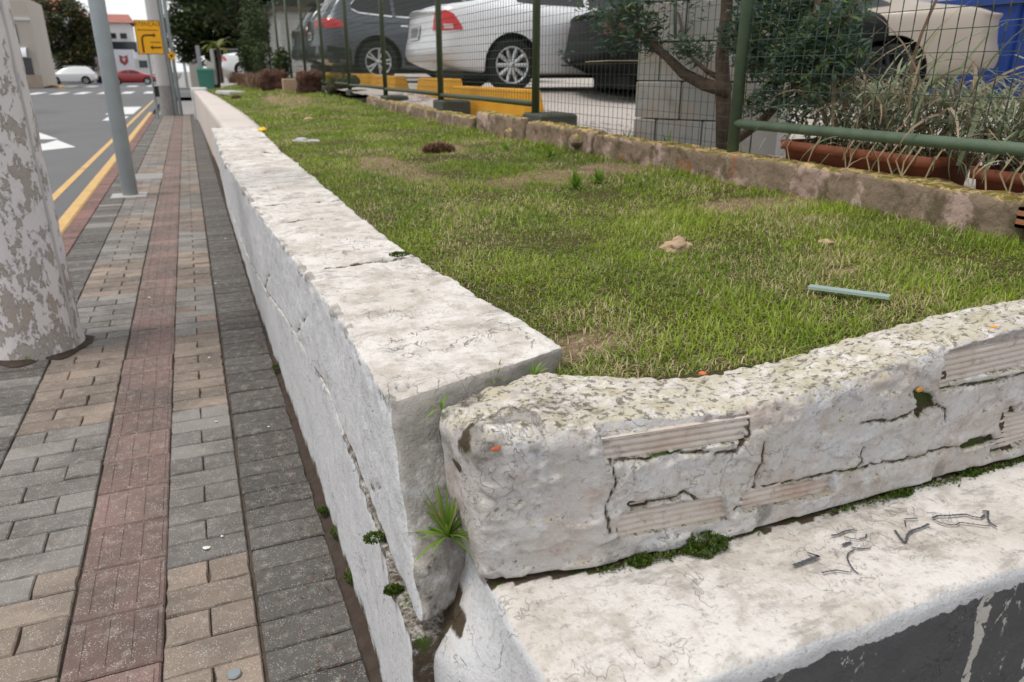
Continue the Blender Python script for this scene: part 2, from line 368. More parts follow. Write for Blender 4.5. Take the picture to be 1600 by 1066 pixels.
M['terracotta'] = plain('terracotta_plastic', (.27, .085, .045), .55, .35, var=.15, sc=8)
M['gravel'] = plain('pale_gravel_ground', (.42, .38, .35), .95, .1, var=.4, sc=40, bsc=60, bst=1)
M['stone'] = plain('pale_brown_stone', (.42, .30, .20), .9, .15, var=.35, sc=40, bsc=70, bst=.7)
M['white_bit'] = plain('white_scrap', (.72, .70, .66), .6, var=.1)
def glass(name, c, rough=.03, tr=.0):
    m = Mat(name, rough, .5); m.col(c); m.b.inputs['Transmission Weight'].default_value = tr; return m.m
M['window'] = glass('dark_tinted_car_glass', (.018, .02, .024), .04)
M['strip'] = plain('frosted_green_glass', (.33, .43, .40), .12, .5, var=.15, sc=30)
def carpaint(name, c, metal=.6): return plain(name, c, .28, .5, metal, .6, var=.04, sc=3)
M['silver'] = carpaint('silver_car_paint', (.70, .71, .73), .12); M['suv'] = carpaint('slate_grey_car_paint', (.085, .095, .115), .4)
M['suv2'] = carpaint('dark_grey_car_paint', (.045, .05, .058), .4); M['black'] = plain('black_car_paint', (.005, .0055, .006), .45, .15, 0, .0, var=.05)
M['beige'] = plain('dusty_beige_car_paint', (.34, .295, .25), .5, .4, .1, .2, var=.06, sc=4); M['white_car'] = carpaint('white_car_paint', (.72, .73, .74), .05)
M['red_car'] = carpaint('dark_red_car_paint', (.28, .015, .02), .3)
M['black_plastic'] = plain('black_plastic', (.018, .018, .019), .6, .3, var=.2)
M['rubber'] = plain('tyre_rubber', (.014, .014, .015), .75, .25, var=.2, sc=20)
M['alloy'] = plain('alloy_rim', (.55, .56, .58), .3, .5, .8, var=.06)
M['chrome'] = plain('chrome_trim', (.8, .8, .8), .15, .5, 1.0, var=.02)
M['red_light'] = plain('red_tail_lamp', (.55, .012, .02), .12, .5, var=.1, coat=.5); M['clear_light'] = plain('clear_lamp', (.55, .45, .45), .12, .5, var=.1)
M['dark_red_light'] = plain('dark_red_tail_lamp', (.07, .006, .008), .15, .5, var=.1)
M['plate'] = plain('number_plate', (.50, .51, .52), .5, var=.05); M['ink'] = plain('dark_print', (.02, .02, .022), .6, var=.1)
M['sign_yellow'] = plain('orange_yellow_sign', (.82, .40, .01), .5, .3, var=.06, sc=3); M['sign_ink'] = plain('dark_sign_print', (.10, .035, .005), .6, var=.1)
M['graf'] = plain('faded_black_marker', (.07, .075, .085), .7, var=.5, sc=90)

# ================================================================== SETTING
def sheet(name, pts, z, m, parent=None): return mk(name, [(x, y, z if not callable(z) else z(x, y)) for x, y in pts], [tuple(range(len(pts)))], m, parent)
struct(sheet('ground', [(-400, -60), (500, -60), (500, 900), (-400, 900)], -.30, M['kerbstone']))
road = struct(mk('road', [(-60, -40, -.12), (-1.17, -40, -.12), (-1.17, 44, -.12), (60, 44, -.12), (60, 62, -.12), (-1.17, 62, -.12), (-1.17, 400, -.12), (-60, 400, -.12)], [(0, 1, 2, 5, 6, 7), (2, 3, 4, 5)], M['asphalt']))
Z1 = -.116
def mark(name, pts, m): return mk(name, [(x, y, Z1) for x, y in pts], [tuple(range(len(pts)))], m, road)
for y0, y1 in ((7.2, 12.2), (12.25, 22), (22.1, 40)): mark('edge_line', [(-1.56, y0), (-1.475, y0), (-1.475, y1), (-1.56, y1)], M['yellow_line'])
mark('arrow_marking', [(-2.02, 15.9), (-2.55, 17.7), (-2.65, 16.9), (-4.3, 16.7), (-4.3, 15.9), (-2.7, 15.7), (-2.75, 15.1)], M['white_line'])
mark('arrow_marking', [(-2.55, 17.9), (-3.6, 18.3), (-3.9, 20.5), (-3.2, 20.0)], M['white_line'])
for i in range(9): mark('crossing_bar', [(-2.5-i*1.25, 52), (-1.9-i*1.25, 52), (-1.9-i*1.25, 57), (-2.5-i*1.25, 57)], M['white_line'])
for i in range(8): mark('crossing_bar', [(-3.2-i*1.6, 74), (-2.4-i*1.6, 74), (-2.4-i*1.6, 79), (-3.2-i*1.6, 79)], M['white_line'])
mark('stop_line', [(-2.5, 27.5), (-1.7, 27.5), (-1.7, 33), (-2.5, 33)], M['white_line'])
mark('give_way_mark', [(-2.3, 24.2), (-1.75, 24.2), (-1.75, 26.2), (-2.3, 26.2)], M['white_line'])
# kerb: stones with a yellow painted top
kerb = struct(mk('kerb', [], []))
for i in range(27):
    y0 = -1 + i*1.0
    b = MB(); b.bbox((-1.168, y0, -.14), (-1.055, y0+.992, .004), .012); b.build('kerbstone', M['yellow_line'] if i > 5 else M['kerbstone'], kerb)
# far kerb across the street
for i, (x, y, l, rz) in enumerate(((-10.3, 62, 5, .5), (-8.8, 69, 7, .25))):
    b = MB().bbox((-.15, 0, -.12), (.15, l, .06), .03)
    o = b.build('kerb', M['yellow_line']); o.location = (x, y, 0); o.rotation_euler.z = rz; struct(o)

# ---- sidewalk: bed + pavers
sidewalk = struct(sheet('sidewalk', [(-1.06, -2), (.30, -2), (.24, 24.6), (-1.06, 24.6)], -.012, M['bed']))
G = .0034
def worn_block(lx, ly):                                       # paver with a chipped, wavering arris
    b = MB(); hx, hy = lx/2-G/2, ly/2-G/2; n1, n2 = max(3, int(lx/.033)), 3; per = []
    for i in range(n1): per.append((-hx+2*hx*i/n1, -hy))
    for i in range(n2): per.append((hx, -hy+2*hy*i/n2))
    for i in range(n1): per.append((hx-2*hx*i/n1, hy))
    for i in range(n2): per.append((-hx, hy-2*hy*i/n2))
    n = len(per); V = [(x, y, -.05) for x, y in per]; J = [random.uniform(-.0006, .0006)-(.003 if random.random() < .07 else 0) for _ in per]
    V += [(x*(1+j/hx), y*(1+j/hy), -.004+min(0, j)) for (x, y), j in zip(per, J)]
    V += [(math.copysign(max(0, abs(x)-.003+j), x), math.copysign(max(0, abs(y)-.003+j), y), random.uniform(-.0006, .0002)) for (x, y), j in zip(per, J)]
    F_ = [(k*n+i, k*n+(i+1) % n, (k+1)*n+(i+1) % n, (k+1)*n+i) for k in range(2) for i in range(n)] + [tuple(range(2*n, 3*n))]
    return b.add(V, F_)
def paver_mesh(name, lx, ly, m, bars=False):
    b = MB().bbox((-lx/2+G/2, -ly/2+G/2, -.05), (lx/2-G/2, ly/2-G/2, 0), .004)
    if bars:
        for k in range(4):
            cx = -lx/2 + lx*(k+.5)/4; b.box((cx-.012, -ly/2+.008, -.001), (cx+.012, ly/2-.008, .0022), .8)
    if not bars: b = worn_block(lx, ly)
    o = b.build(name, M[m]); me = o.data; bpy.data.objects.remove(o); return me
pm = {}
def pmesh(kind, lx, ly):
    k = (kind, round(lx, 3), round(ly, 3), random.randrange(6))
    if k not in pm: pm[k] = paver_mesh('paver', lx, ly, kind)
    return pm[k]
plist = []
def colour(y, side):
    ph = ((y + (.0 if side else .02) - .92) / .93)
    k = math.floor(ph); f = ph-k; base = 'tan' if k % 2 == 0 else 'grey'
    if random.random() < (.22 if f < .12 or f > .88 else .06): base = random.choice(['tan', 'grey', 'pink'])
    return base
PIT = .1
for r_ in range(-8, 236):
    y = .9 + r_*PIT + PIT/2
    sk = (r_ % 7)*0
    # dark single bricks along the wall
    plist.append((.092+random.gauss(0, .001), y, .197, 'dark'))
    if r_ % 2: plist += [(-.112, y, .2, colour(y, 1))]
    else: plist += [(-.162, y, .1, colour(y, 1)), (-.062, y, .1, colour(y, 1))]
    if r_ % 2: plist += [(-.615, y, .2, colour(y, 0)), (-.465, y, .1, colour(y, 0))]
    else: plist += [(-.665, y, .1, colour(y, 0)), (-.515, y, .2, colour(y, 0))]
    plist.append((-.818, y, .2, 'dark' if random.random() < .75 else 'grey'))
    plist.append((-.987, y, .13, 'redtile'))
def blocked(x, y): return math.hypot(x+.79, y-3.78) < .14
plist = [p for p in plist if not blocked(p[0], p[1])]
def vis(p):
    d = np.array([p[0], p[1], -CAMH]); c = d @ FW
    if c < .3: return 1e9
    u = d @ RT / c; v = d @ UP / c
    return (c if abs(u) < .72 and -.50 < v else c+100)
plist.sort(key=vis)
rest = {}
for i, (x, y, lx, kd) in enumerate(plist):
    zz = random.gauss(0, .0012); rx = random.gauss(0, .004)
    if i < 300:
        o = bpy.data.objects.new('paver', pmesh(kd, lx, PIT)); C.objects.link(o); o.parent = sidewalk
        o.location = (x, y, zz); o.rotation_euler = (random.gauss(0, .008), random.gauss(0, .006), random.gauss(0, .005))
    elif y > .2:
        b = rest.setdefault(kd, MB()); b.bbox((x-lx/2+G/2, y-PIT/2+G/2, -.03), (x+lx/2-G/2, y+PIT/2-G/2, zz), .004)
for kd, b in rest.items(): stuff(b.build('far_pavers', M[kd], sidewalk))
tme = paver_mesh('tactile_tile', .2, .2, 'tactile', True)
for r_ in range(-2, 118):
    o = bpy.data.objects.new('tactile_tile', tme); C.objects.link(o); o.parent = sidewalk
    o.location = (-.312+random.gauss(0, .0015), .96+r_*.2, .001+random.gauss(0, .0008)); o.rotation_euler = (random.gauss(0, .004), random.gauss(0, .004), random.gauss(0, .004))
# dirt fillet at the foot of the wall
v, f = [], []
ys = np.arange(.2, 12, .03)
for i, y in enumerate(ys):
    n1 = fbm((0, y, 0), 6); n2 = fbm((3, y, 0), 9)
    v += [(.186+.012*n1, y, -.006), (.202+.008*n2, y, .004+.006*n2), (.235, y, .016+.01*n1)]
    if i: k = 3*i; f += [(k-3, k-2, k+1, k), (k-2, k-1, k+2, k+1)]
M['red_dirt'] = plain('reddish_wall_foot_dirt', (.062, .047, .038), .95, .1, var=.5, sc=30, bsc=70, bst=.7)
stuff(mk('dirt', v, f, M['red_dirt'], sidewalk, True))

# ---- terrain inside the wall
def lawn_z(x, y):
    z = .700 + .055*max(0, min(1.3, (x-.55)/1.45)) + .010*fbm((x, y, 0), 1.3)
    return z + .012*max(0, min(y, 16)-6)*max(0, min(1, (x-.62)/.9)) - .03*math.exp(-((x-.5)/.12)**2)
def lot_z(y): return float(np.interp(y, [0, 5.5, 7.5, 9.3, 14, 20, 30, 60], [.79, .80, .835, .94, .985, 1.03, 1.1, 1.2]))
def heights(name, xs, ys, zf, m):
    v = [(x, y, zf(x, y)) for y in ys for x in xs]; nx = len(xs)
    f = [(j*nx+i, j*nx+i+1, (j+1)*nx+i+1, (j+1)*nx+i) for j in range(len(ys)-1) for i in range(nx-1)]
    return mk(name, v, f, m, smooth=True)
lawn = struct(heights('lawn', np.linspace(.36, 2.12, 36), np.concatenate([np.arange(.88, 5, .05), np.arange(5, 23.3, .2)]), lambda x, y: lawn_z(x, y)-(.2 if x < .60 and y < 1.12 else 0), M['soil']))
struct(heights('parking_lot', np.concatenate([np.linspace(2.075, 3.2, 14), np.linspace(3.6, 40, 12)]), np.concatenate([np.arange(-2, 12, .25), np.arange(12, 46, 2)]),
    lambda x, y: lot_z(y) + (.012*fbm((x, y, 0), 3) if x < 4 else 0) - (.04*max(0, 1-(x-2.0)/.6) if x < 2.6 else 0), M['gravel']))

# ================================================================== THE WALLS
# long white wall along the sidewalk, leaning a little over the street
TL = [(.8, .222), (1.04, .218), (1.376, .228), (1.92, .21), (2.83, .173), (4.45, .134), (7.31, .153)]
BL = [(.8, .218), (2.3, .215), (4, .196), (7.3, .2)]
TR = [(1.0, .572), (1.13, .566), (1.45, .542), (1.96, .512), (3.28, .498), (5.05, .506), (6.76, .529), (7.4, .54)]
CR = [(.8, .405), (1.3, .41), (1.74, .47), (2.5, .43), (3.0, .36), (4.0, .29), (7.4, .25)]
def wl(y, z):                                                 # street face of the wall
    t = max(0, min(1, z/.72)); return interp(BL, y)*(1-t) + interp(TL, y)*t
def yend(x, z):
    a = .865+(z-.41)*.50; b = .905+(z-.41)*.43; c = 1.125
    return float(np.interp(x, [.2, .23, .30, .56], [a, a+.005, b, c]))
def ysteps(s1):
    out = [0, .004, .010, .018]; s = .018
    while s < s1-.03: s += .0065+.0065*s; out.append(min(s, s1-.028))
    return np.array(sorted(set(out + [s1-.025, s1-.012, s1-.004, s1])))
wall = thing('street_wall', 'long white painted wall with cracked flaking top running along the sidewalk', 'wall', (0, 0, 0))
def warp_up(u, s, v):
    y0 = s+.93*max(0, 1-s/3.2); zb = interp(CR, max(.8, y0)); z = zb+.006 + (0.722-zb-.006)*v
    x = wl(y0, z)*(1-u) + interp(TR, y0)*u
    y = s + yend(x, z)*max(0, 1-s/3.2)
    z += .006*math.sin(y*2.1) * v
    return (x, y, z)
def amp_up(p, n, q):
    cem = 0; a = .0045*fbm(p, 7, 4) + .0024*fbm(p, 30, 3)
    top = max(0, n[2]); d = 0
    if top > .5:                                              # transverse joints and lifted flakes across the top
        for yj, jit in ((1.93, .0), (2.62, 1.0), (2.95, 4.0), (3.9, 2.0), (5.0, 3.0), (6.1, 5.0)):
            off = (p[1]-yj) - .10*(p[0]-.35) + .010*fbm((p[0], jit, 0), 14)
            wj = .010+.0035*yj
            if abs(off) < wj: a -= .010*(1-abs(off)/wj); d = max(d, 1.1*(1-abs(off)/wj)*(.55+1.0*abs(fbm((p[0], jit, 1), 9))))
        a += .006*abs(fbm((p[0], p[1]*1.8, 2), 9, 4)) + .003*math.floor(2.2*fbm((p[0]*.8, p[1]*1.5, 5), 7, 4))
    e = min(q[0], 1-q[0]); 
    if q[2] > .9 and q[0] < .12: a += .006*fbm(p, 26, 3) - .004*max(0, fbm(p, 12, 2))
    if n[1] < -.5:                                            # the broken near end
        if p[2] < .52: a += .020*fbm(p, 11, 4) + .006*fbm(p, 40, 3); d = max(d, .30+.4*fbm(p, 20, 3))
        else: d = max(d, .10)
        d = max(0, min(.8, d)); cem = .75 if p[2] > .66 else .55
    if n[0] < -.5:
        for (ya, za, yb, zb) in ((1.12, .52, 1.26, .44), (1.9, .60, 2.15, .47), (2.7, .52, 3.1, .36), (3.9, .45, 4.4, .28)):
            t_ = ((p[1]-ya)*(yb-ya)+(p[2]-za)*(zb-za))/((yb-ya)**2+(zb-za)**2)
            if 0 < t_ < 1:
                dd = math.hypot(p[1]-ya-t_*(yb-ya), p[2]-za-t_*(zb-za)) + .008*fbm((p[1], p[2], 3), 25, 2)
                if abs(dd) < .0035+.0015*ya: a -= .004; d = .6
    if q[2] < .04: d = max(d, .5 if p[1] < 1.5 else .28+.3*fbm(p, 9))
    if q[2] > .93 and q[0] < .07: cem = max(cem, .34+.5*fbm(p, 10, 3)); a += .004*fbm(p, 40, 2)
    return a, d, cem
us = np.concatenate([[0, .01, .025, .045, .07], np.linspace(.1, .93, 34), [.955, .975, .99, 1]])
vs_ = np.concatenate([[0, .01, .03, .05], np.linspace(.08, .92, 34), [.95, .97, .99, 1]])
rough_box('upper_wall', us, ysteps(7.31), vs_, .028, warp_up, amp_up, M['wall'], wall)
def warp_lo(u, s, v):
    y0 = s+.90*max(0, 1-s/3.2); zt = interp(CR, max(.8, y0))+.001-.010*max(0, 1-s/.6); z = -.03 + (zt+.03)*v
    pr = .022*max(0, min(1, (1.38-y0)/.5))**1.4
    x = (wl(y0, z)-pr)*(1-u) + .50*u
    return (x, s + .875*max(0, 1-s/3.2), z)
def amp_lo(p, n, q):
    a = .004*fbm(p, 6, 4)+.0014*fbm(p, 30, 3); d = 0
    for yy, zz, l in ((1.55, .30, .05), (2.05, .21, .06), (3.1, .2, .05), (1.24, .19, .04)):
        off = (p[1]-yy) + .25*(p[2]-zz) + .008*fbm((p[2], yy, 0), 20)
        if abs(off) < .006 and abs(p[2]-zz) < l: a -= .006; d = .7
    if q[2] > .95: a += .006*fbm(p, 24, 3); d = max(d, .5 if p[1] < 1.5 else .25+.3*fbm(p, 9))
    if n[1] < -.5: d = .6
    if p[2] < .08: d = max(d, .62*(1-p[2]/.08)+.35*fbm(p, 14))
    return a, max(0, min(1, d))
rough_box('lower_wall', np.concatenate([[0, .01, .025, .045], np.linspace(.08, 1, 8)]), ysteps(7.31), np.concatenate([np.linspace(0, .92, 26), [.95, .97, .99, 1]]), .012, warp_lo, amp_lo, M['wall'], wall)

# second stretch of wall, set back behind the first
wall2 = thing('street_wall', 'far set-back stretch of white wall with pinkish top beyond the step', 'wall', (0, 0, 0))
M['wall_pink'] = (lambda m: (m.col(m.mix(m.noise(1.3, 4), (.60, .57, .54), (.50, .41, .36))), m.bump(m.noise(40, 5), .6, .01), m.m)[-1])(Mat('pinkish_white_wall_paint', .8, .2))
T2 = [(7.2, .262), (12, .235), (20.4, .176), (22.5, .12)]; T2R = [(7.2, .575), (10, .60), (16.6, .546), (22.5, .40)]
rough_box('wall_body', np.linspace(0, 1, 8), np.linspace(7.33, 21.6, 70), np.linspace(0, .735, 12), .012,
          lambda u, s, z: (interp(T2, s)*(1-u)+interp(T2R, s)*u, s, z-.02), lambda p, n, q: (.006*fbm(p, 4, 3), .0), M['wall_pink'], wall2)
wall3 = thing('wall_pier', 'white end pier with a dark vertical crack at the far end of the wall', 'pier', (0, 0, 0))
rough_box('pier_body', np.linspace(0, 1, 6), np.linspace(21.66, 22.9, 8), np.linspace(0, .79, 12), .015,
          lambda u, s, z: (.085+.40*u, s, z-.02), lambda p, n, q: .004*fbm(p, 6), M['wall'], wall3)

def sstep(t): t = max(0, min(1, t)); return t*t*(3-2*t)
FR = [(.3, .832), (.47, .802), (.7, .79), (1.4, .785), (3, .785)]
# ---- plinth: white-topped, grey-fronted ledge
plinth = thing('ledge_plinth', 'wide white ledge with dark grey painted front and scribbled marks, bottom right', 'ledge', (0, 0, 0))
LZ = .496
def amp_pl(p, n, q):
    a = .0025*fbm(p, 6, 4)+.001*fbm(p, 40, 3); d = 0
    if n[2] > .6:
        if p[1] > interp(FR, p[0])-.003+.009*fbm(p, 16, 3): d = .75+.3*fbm(p, 25, 3)   # damp soil line under the course
        a += .0015*abs(fbm(p, 16, 4))
    if q[1] < .60 and n[2] < .9 and n[2] > -.2: a += .003*fbm(p, 22, 3)
    if n[0] < -.5: a += .0025*fbm(p, 14, 3)
    return a, max(0, min(.9, d))
rough_box('ledge_body', axis(.308, 2.9, .011, .02), axis(.563, .98, .010, .02), axis(-.02, LZ, .014, .02), .02,
          lambda x, y, z: (x - .076*sstep((LZ-.02-z)/.13)*sstep((y-.66)/.24)*max(0, 1-(x-.308)/.3), y, z), amp_pl, M['plinth'], plinth)
# faded marker scribble on the ledge
def gz(x, y): return onz(1220+x/4.444, 770+y/4.444, LZ+.0045)
strokes = [([(85, 505), (130, 490), (190, 468), (240, 448), (268, 438)], 20), ([(185, 415), (225, 428), (265, 440)], 14), ([(285, 555), (330, 545), (395, 537), (440, 545), (490, 553)], 9),
  ([(540, 562), (505, 535), (475, 490), (460, 450), (468, 420), (510, 395)], 9), ([(430, 365), (460, 350), (490, 345)], 20), ([(490, 375), (540, 388), (590, 388), (625, 385)], 8),
  ([(350, 295), (395, 290), (440, 268), (490, 258), (530, 262)], 12), ([(440, 305), (475, 315), (540, 325), (590, 310), (595, 285)], 8), ([(860, 182), (900, 180), (950, 176)], 10), ([(860, 190), (868, 235)], 8),
  ([(790, 258), (820, 300), (850, 340), (870, 348)], 13), ([(868, 345), (880, 290), (910, 262), (980, 240), (1030, 215)], 14), ([(1050, 175), (1090, 160), (1140, 160), (1200, 155), (1260, 150)], 13),
  ([(1055, 180), (1100, 205), (1160, 222), (1220, 222), (1245, 205)], 9), ([(1250, 150), (1290, 150), (1330, 165), (1390, 175), (1420, 150)], 13), ([(1245, 205), (1320, 215), (1390, 225), (1450, 230)], 9),
  ([(1400, 128), (1440, 125), (1435, 170), (1450, 205), (1500, 238)], 13)]
gb = MB()
for pts, wd in strokes:
    q = [gz(*p) for p in pts]; dense = []
    for a, b in zip(q[:-1], q[1:]):
        for t in np.linspace(0, 1, 5)[:-1]: dense.append(a+(b-a)*t)
    dense.append(q[-1]); n = len(dense)
    gb.ribbon(dense, [1.35*wd/4.444/950*(.55+.6*abs(math.sin(i*1.7+wd))) for i in range(n)])
gb.build('scribble', M['graf'], plinth)

# ---- broken brick course on the ledge
course = thing('brick_course', 'broken white plastered hollow-brick course with lichened top on the ledge', 'wall', (0, 0, 0))
FR = [(.3, .832), (.47, .802), (.7, .79), (1.4, .785), (3, .785)]
BK = [(.28, .985), (.33, 1.0), (.38, 1.04), (.5, 1.075), (.6, 1.03), (.72, .98), (.9, .955), (1.3, .94), (1.7, .94), (3, .94)]
TP = [(.28, .742), (.36, .741), (.47, .739), (.60, .728), (.72, .724), (.9, .738), (1.12, .768), (1.3, .782), (1.5, .787), (3, .79)]
def warp_c(x, t, v):
    t, v = t/.17, v/.235; f_, b_ = interp(FR, x), interp(BK, x); zt = interp(TP, x) - .018*t
    xx = x
    if x < .46: k = 1-(x-.276)/.184; xx = x + k*(.026*(1-t) + .034*(1-v)*t)
    y = f_ + (b_-f_)*t
    return (xx, y, LZ-.020 + (zt-LZ+.020)*v)
def pxz(pts): return [(float(ony(a, b, .79)[0]), float(ony(a, b, .79)[2])) for a, b in pts]
def inpoly(x, z, P):
    c = False; n = len(P)
    for i in range(n):
        x1, z1 = P[i]; x2, z2 = P[i-1]
        if (z1 > z) != (z2 > z) and x < (x2-x1)*(z-z1)/(z2-z1)+x1: c = not c
    return c
brick_px = [[(948, 676), (1178, 648), (1165, 690), (955, 727)], [(972, 806), (1132, 777), (1138, 812), (972, 848)], [(1484, 548), (1640, 506), (1640, 562), (1482, 600)], [(1160, 772), (1300, 748), (1302, 770), (1162, 800)], [(1572, 645), (1680, 615), (1680, 672), (1576, 694)]]
brick_xz = [pxz(p) for p in brick_px]
chips = [pxz(p) for p in ([(1425, 608), (1455, 614), (1463, 632), (1430, 654)], [(1478, 553), (1486, 560), (1484, 604), (1468, 612), (1466, 585)], [(1500, 690), (1545, 676), (1552, 686), (1500, 702)], [(985, 793), (1072, 772), (1064, 782), (990, 800)],
                          [(1215, 775), (1255, 765), (1255, 772), (1218, 783)], [(1560, 640), (1580, 630), (1580, 700), (1545, 705), (1555, 680)])]
cracks = [pxz(p) for p in ([(945, 672), (955, 700), (962, 730), (968, 760), (955, 800), (960, 840)], [(1178, 645), (1172, 680), (1150, 705), (1120, 712)], [(1192, 690), (1190, 730), (1180, 765), (1150, 800)], [(965, 727), (1010, 722), (1060, 712), (1110, 708)],
                           [(1345, 660), (1400, 655), (1425, 640)], [(1352, 700), (1348, 720), (1335, 730)], [(1485, 605), (1530, 600), (1600, 580)], [(1190, 765), (1300, 740), (1420, 715), (1500, 695)], [(1072, 772), (1100, 790)], [(1463, 632), (1480, 640), (1478, 655)])]
def segd(x, z, P):
    d = 1e9
    for (ax, az), (bx, bz) in zip(P[:-1], P[1:]):
        dx, dz = bx-ax, bz-az; t = max(0, min(1, ((x-ax)*dx+(z-az)*dz)/(dx*dx+dz*dz+1e-12))); d = min(d, math.hypot(x-ax-dx*t, z-az-dz*t))
    return d
def boxed(P, pad): xs_ = [a for a, b in P]; zs_ = [b for a, b in P]; return (min(xs_)-pad, max(xs_)+pad, min(zs_)-pad, max(zs_)+pad)
bbx = [(boxed(P, .0), P) for P in brick_xz]; cbx = [(boxed(P, .0), P) for P in chips]; kbx = [(boxed(P, .006), P) for P in cracks]
def amp_c(p, n, q):
    x, z = p[0], p[2]; d = 0
    a = .0035*fbm(p, 6, 4)+.0012*fbm(p, 28, 3)
    if n[2] > .35:
        a += .006*fbm(p, 20, 4)*n[2] + .0025*fbm(p, 70, 2)
        a -= .006*max(0, fbm(p, 45, 2))
        m_ = fbm((p[0]*1.0+5, p[1], 0), 16, 3)
        if p[0] < .50 and m_ > .10: d = min(.42, .15+1.5*(m_-.10))
    if n[1] < -.4:
        ly = fbm((p[0]*1.0, 3, p[2]*1.6), 8, 4); a += .0045*sstep((ly+.05)/.06)-.002; a += .002*sstep((fbm((p[0], 9, p[2]*2.2), 13, 4)-.08)/.06)
        jx = x+.004*fbm(p, 40, 2); jz = z+.003*fbm((p[0], p[2], 7), 40, 2)
        for bb, P in bbx:
            if bb[0] < jx < bb[1] and bb[2] < jz < bb[3] and inpoly(jx, jz, P): a -= .016; d = max(d, .25)
        for bb, P in cbx:
            if bb[0] < jx < bb[1] and bb[2] < jz < bb[3] and inpoly(jx, jz, P): a -= .012; d = max(d, .95)
        for bb, P in kbx:
            if bb[0] < jx < bb[1] and bb[2] < jz < bb[3]:
                s = segd(jx, jz, P)
                if s < .0055: k = 1-s/.0055; a -= .006*k; d = max(d, .8*k)
        lo = LZ+.005+.006*fbm((p[0], 0, 3), 14, 3)
        if z < lo: a -= .010; d = .9
        if .38 > x and z > .66 and n[0] > -.9: a += .006*fbm(p, 30, 3)
    if n[0] < -.5:
        a += .003*fbm(p, 13, 4)
        if z > .655+.02*fbm(p, 20): d = max(d, .35+.9*fbm(p, 30, 3))
    cem = 0
    if x < .40 and z > .64: cem = max(0, .32+.8*fbm(p, 13, 3))
    if n[1] < -.4 and z < LZ+.05: cem = max(cem, .25+.5*fbm(p, 15, 3))
    return a, max(0, min(.95, d)), cem
cxs = np.concatenate([.276+.030*np.array([0, .1, .25, .42, .6, .8]), np.arange(.306, 1.72, .0042), np.linspace(1.75, 2.85, 40)])
rough_box('plaster_body', cxs, axis(0, .17, .005, .026), axis(0, .235, .0034, .026), .026, warp_c, amp_c, M['course'], course)
for i, P in enumerate(brick_xz):                              # ribbed faces of the exposed hollow bricks
    x0 = min(a for a, b in P)-.012; x1 = max(a for a, b in P)+.012; zs4 = [b for a, b in P]; z0 = min(zs4)-.004; z1 = min(max(zs4)+.004, min(interp(TP, x0), interp(TP, x1))-.016)
    sl = ((P[1][1]-P[0][1]) + (P[2][1]-P[3][1]))/2/((P[1][0]-P[0][0])+1e-9)
    v, f = [], []; nx_, nz_ = 14, 64
    for k in range(nz_+1):
        for j in range(nx_+1):
            x = x0+(x1-x0)*j/nx_; z = z0+(z1-z0)*k/nz_ + 0*sl
            ph_ = ((z-z0)/.0108) % 1.0; rib = -.0036*math.exp(-((ph_-.5)/.17)**2)
            v.append((x, interp(FR, x)+.0075-rib+.0012*fbm((x, 0, z), 30), z + sl*.35*(x-(x0+x1)/2)))
    f = [(k*(nx_+1)+j, k*(nx_+1)+j+1, (k+1)*(nx_+1)+j+1, (k+1)*(nx_+1)+j) for k in range(nz_) for j in range(nx_)]
    n0 = len(v); bk = [(x, y+.06, z) for x, y, z in (v[0], v[nx_], v[nz_*(nx_+1)+nx_], v[nz_*(nx_+1)])]
    v += bk; f += [(n0+3, n0+2, n0+1, n0), (0, n0, n0+1, nx_), (nz_*(nx_+1), nz_*(nx_+1)+nx_, n0+2, n0+3)]
    o = mk('hollow_brick', v, f, M['brick'], course, False)

def chip(p, r_, m, nm, sc):
    bm = bmesh.new(); bmesh.ops.create_icosphere(bm, subdivisions=2, radius=1)
    for vv in bm.verts: k = 1+.5*noise.noise(vv.co*1.7+Vector(p)*40); vv.co = Vector((vv.co.x*sc[0], vv.co.y*sc[1], vv.co.z*sc[2]))*k*r_
    me = bpy.data.meshes.new(nm); bm.to_mesh(me); bm.free(); me.materials.append(m); o = bpy.data.objects.new(nm, me); C.objects.link(o); o.location = p; o.parent = course
M['fresh_brick'] = plain('fresh_broken_brick', (.55, .16, .07), .85, .2, var=.2, sc=80); M['orange_lichen'] = plain('orange_lichen', (.62, .28, .04), .9, .1, var=.3, sc=120)
chip(tuple(ony(776, 701, .828)), .0065, M['fresh_brick'], 'brick_chip', (1.2, .25, .6)); chip(tuple(ony(755, 672, .86)), .0035, M['orange_lichen'], 'lichen_spot', (1, .25, .6))
chip(tuple(ony(1437, 609, .783)), .007, M['orange_lichen'], 'lichen_spot', (1, .2, .6)); chip(tuple(onz(1552, 511, .792)), .006, M['orange_lichen'], 'lichen_spot', (1.3, .8, .2)); chip(tuple(onz(1098, 583, .728)), .006, M['fresh_brick'], 'brick_chip', (1.2, 1, .4))
# ---- low mossy brick edging between lawn and fence
edging = thing('brick_edging', 'low old brick edging with yellow moss on top along the lawn', 'edging', (0, 0, 0))
def ex(y): return 2.02 + .02*math.sin(y*.7)
def edging_piece(y0, y1, h, seed):
    rough_box('edging_body', np.linspace(0, .115, 9), np.linspace(y0, y1, max(8, int((y1-y0)/.016))), np.linspace(0, .19, 14), .016,
        lambda x, y, z: (ex(y)+x, y, lawn_z(2.0, y)-.05 + z*h/.19*1.25), lambda p, n, q: .010*fbm((p[0]+seed, p[1], p[2]), 9, 4)+.004*fbm(p, 40, 3) - (.012*max(0, fbm((p[0], p[1]+seed, p[2]), 5, 2)) if n[0] < -.3 else 0), M['kerb'], edging)
edging_piece(1.31, 3.72, .136, 0); edging_piece(3.75, 4.62, .145, 3); edging_piece(4.66, 5.55, .16, 7); edging_piece(5.6, 9.6, .12, 11)
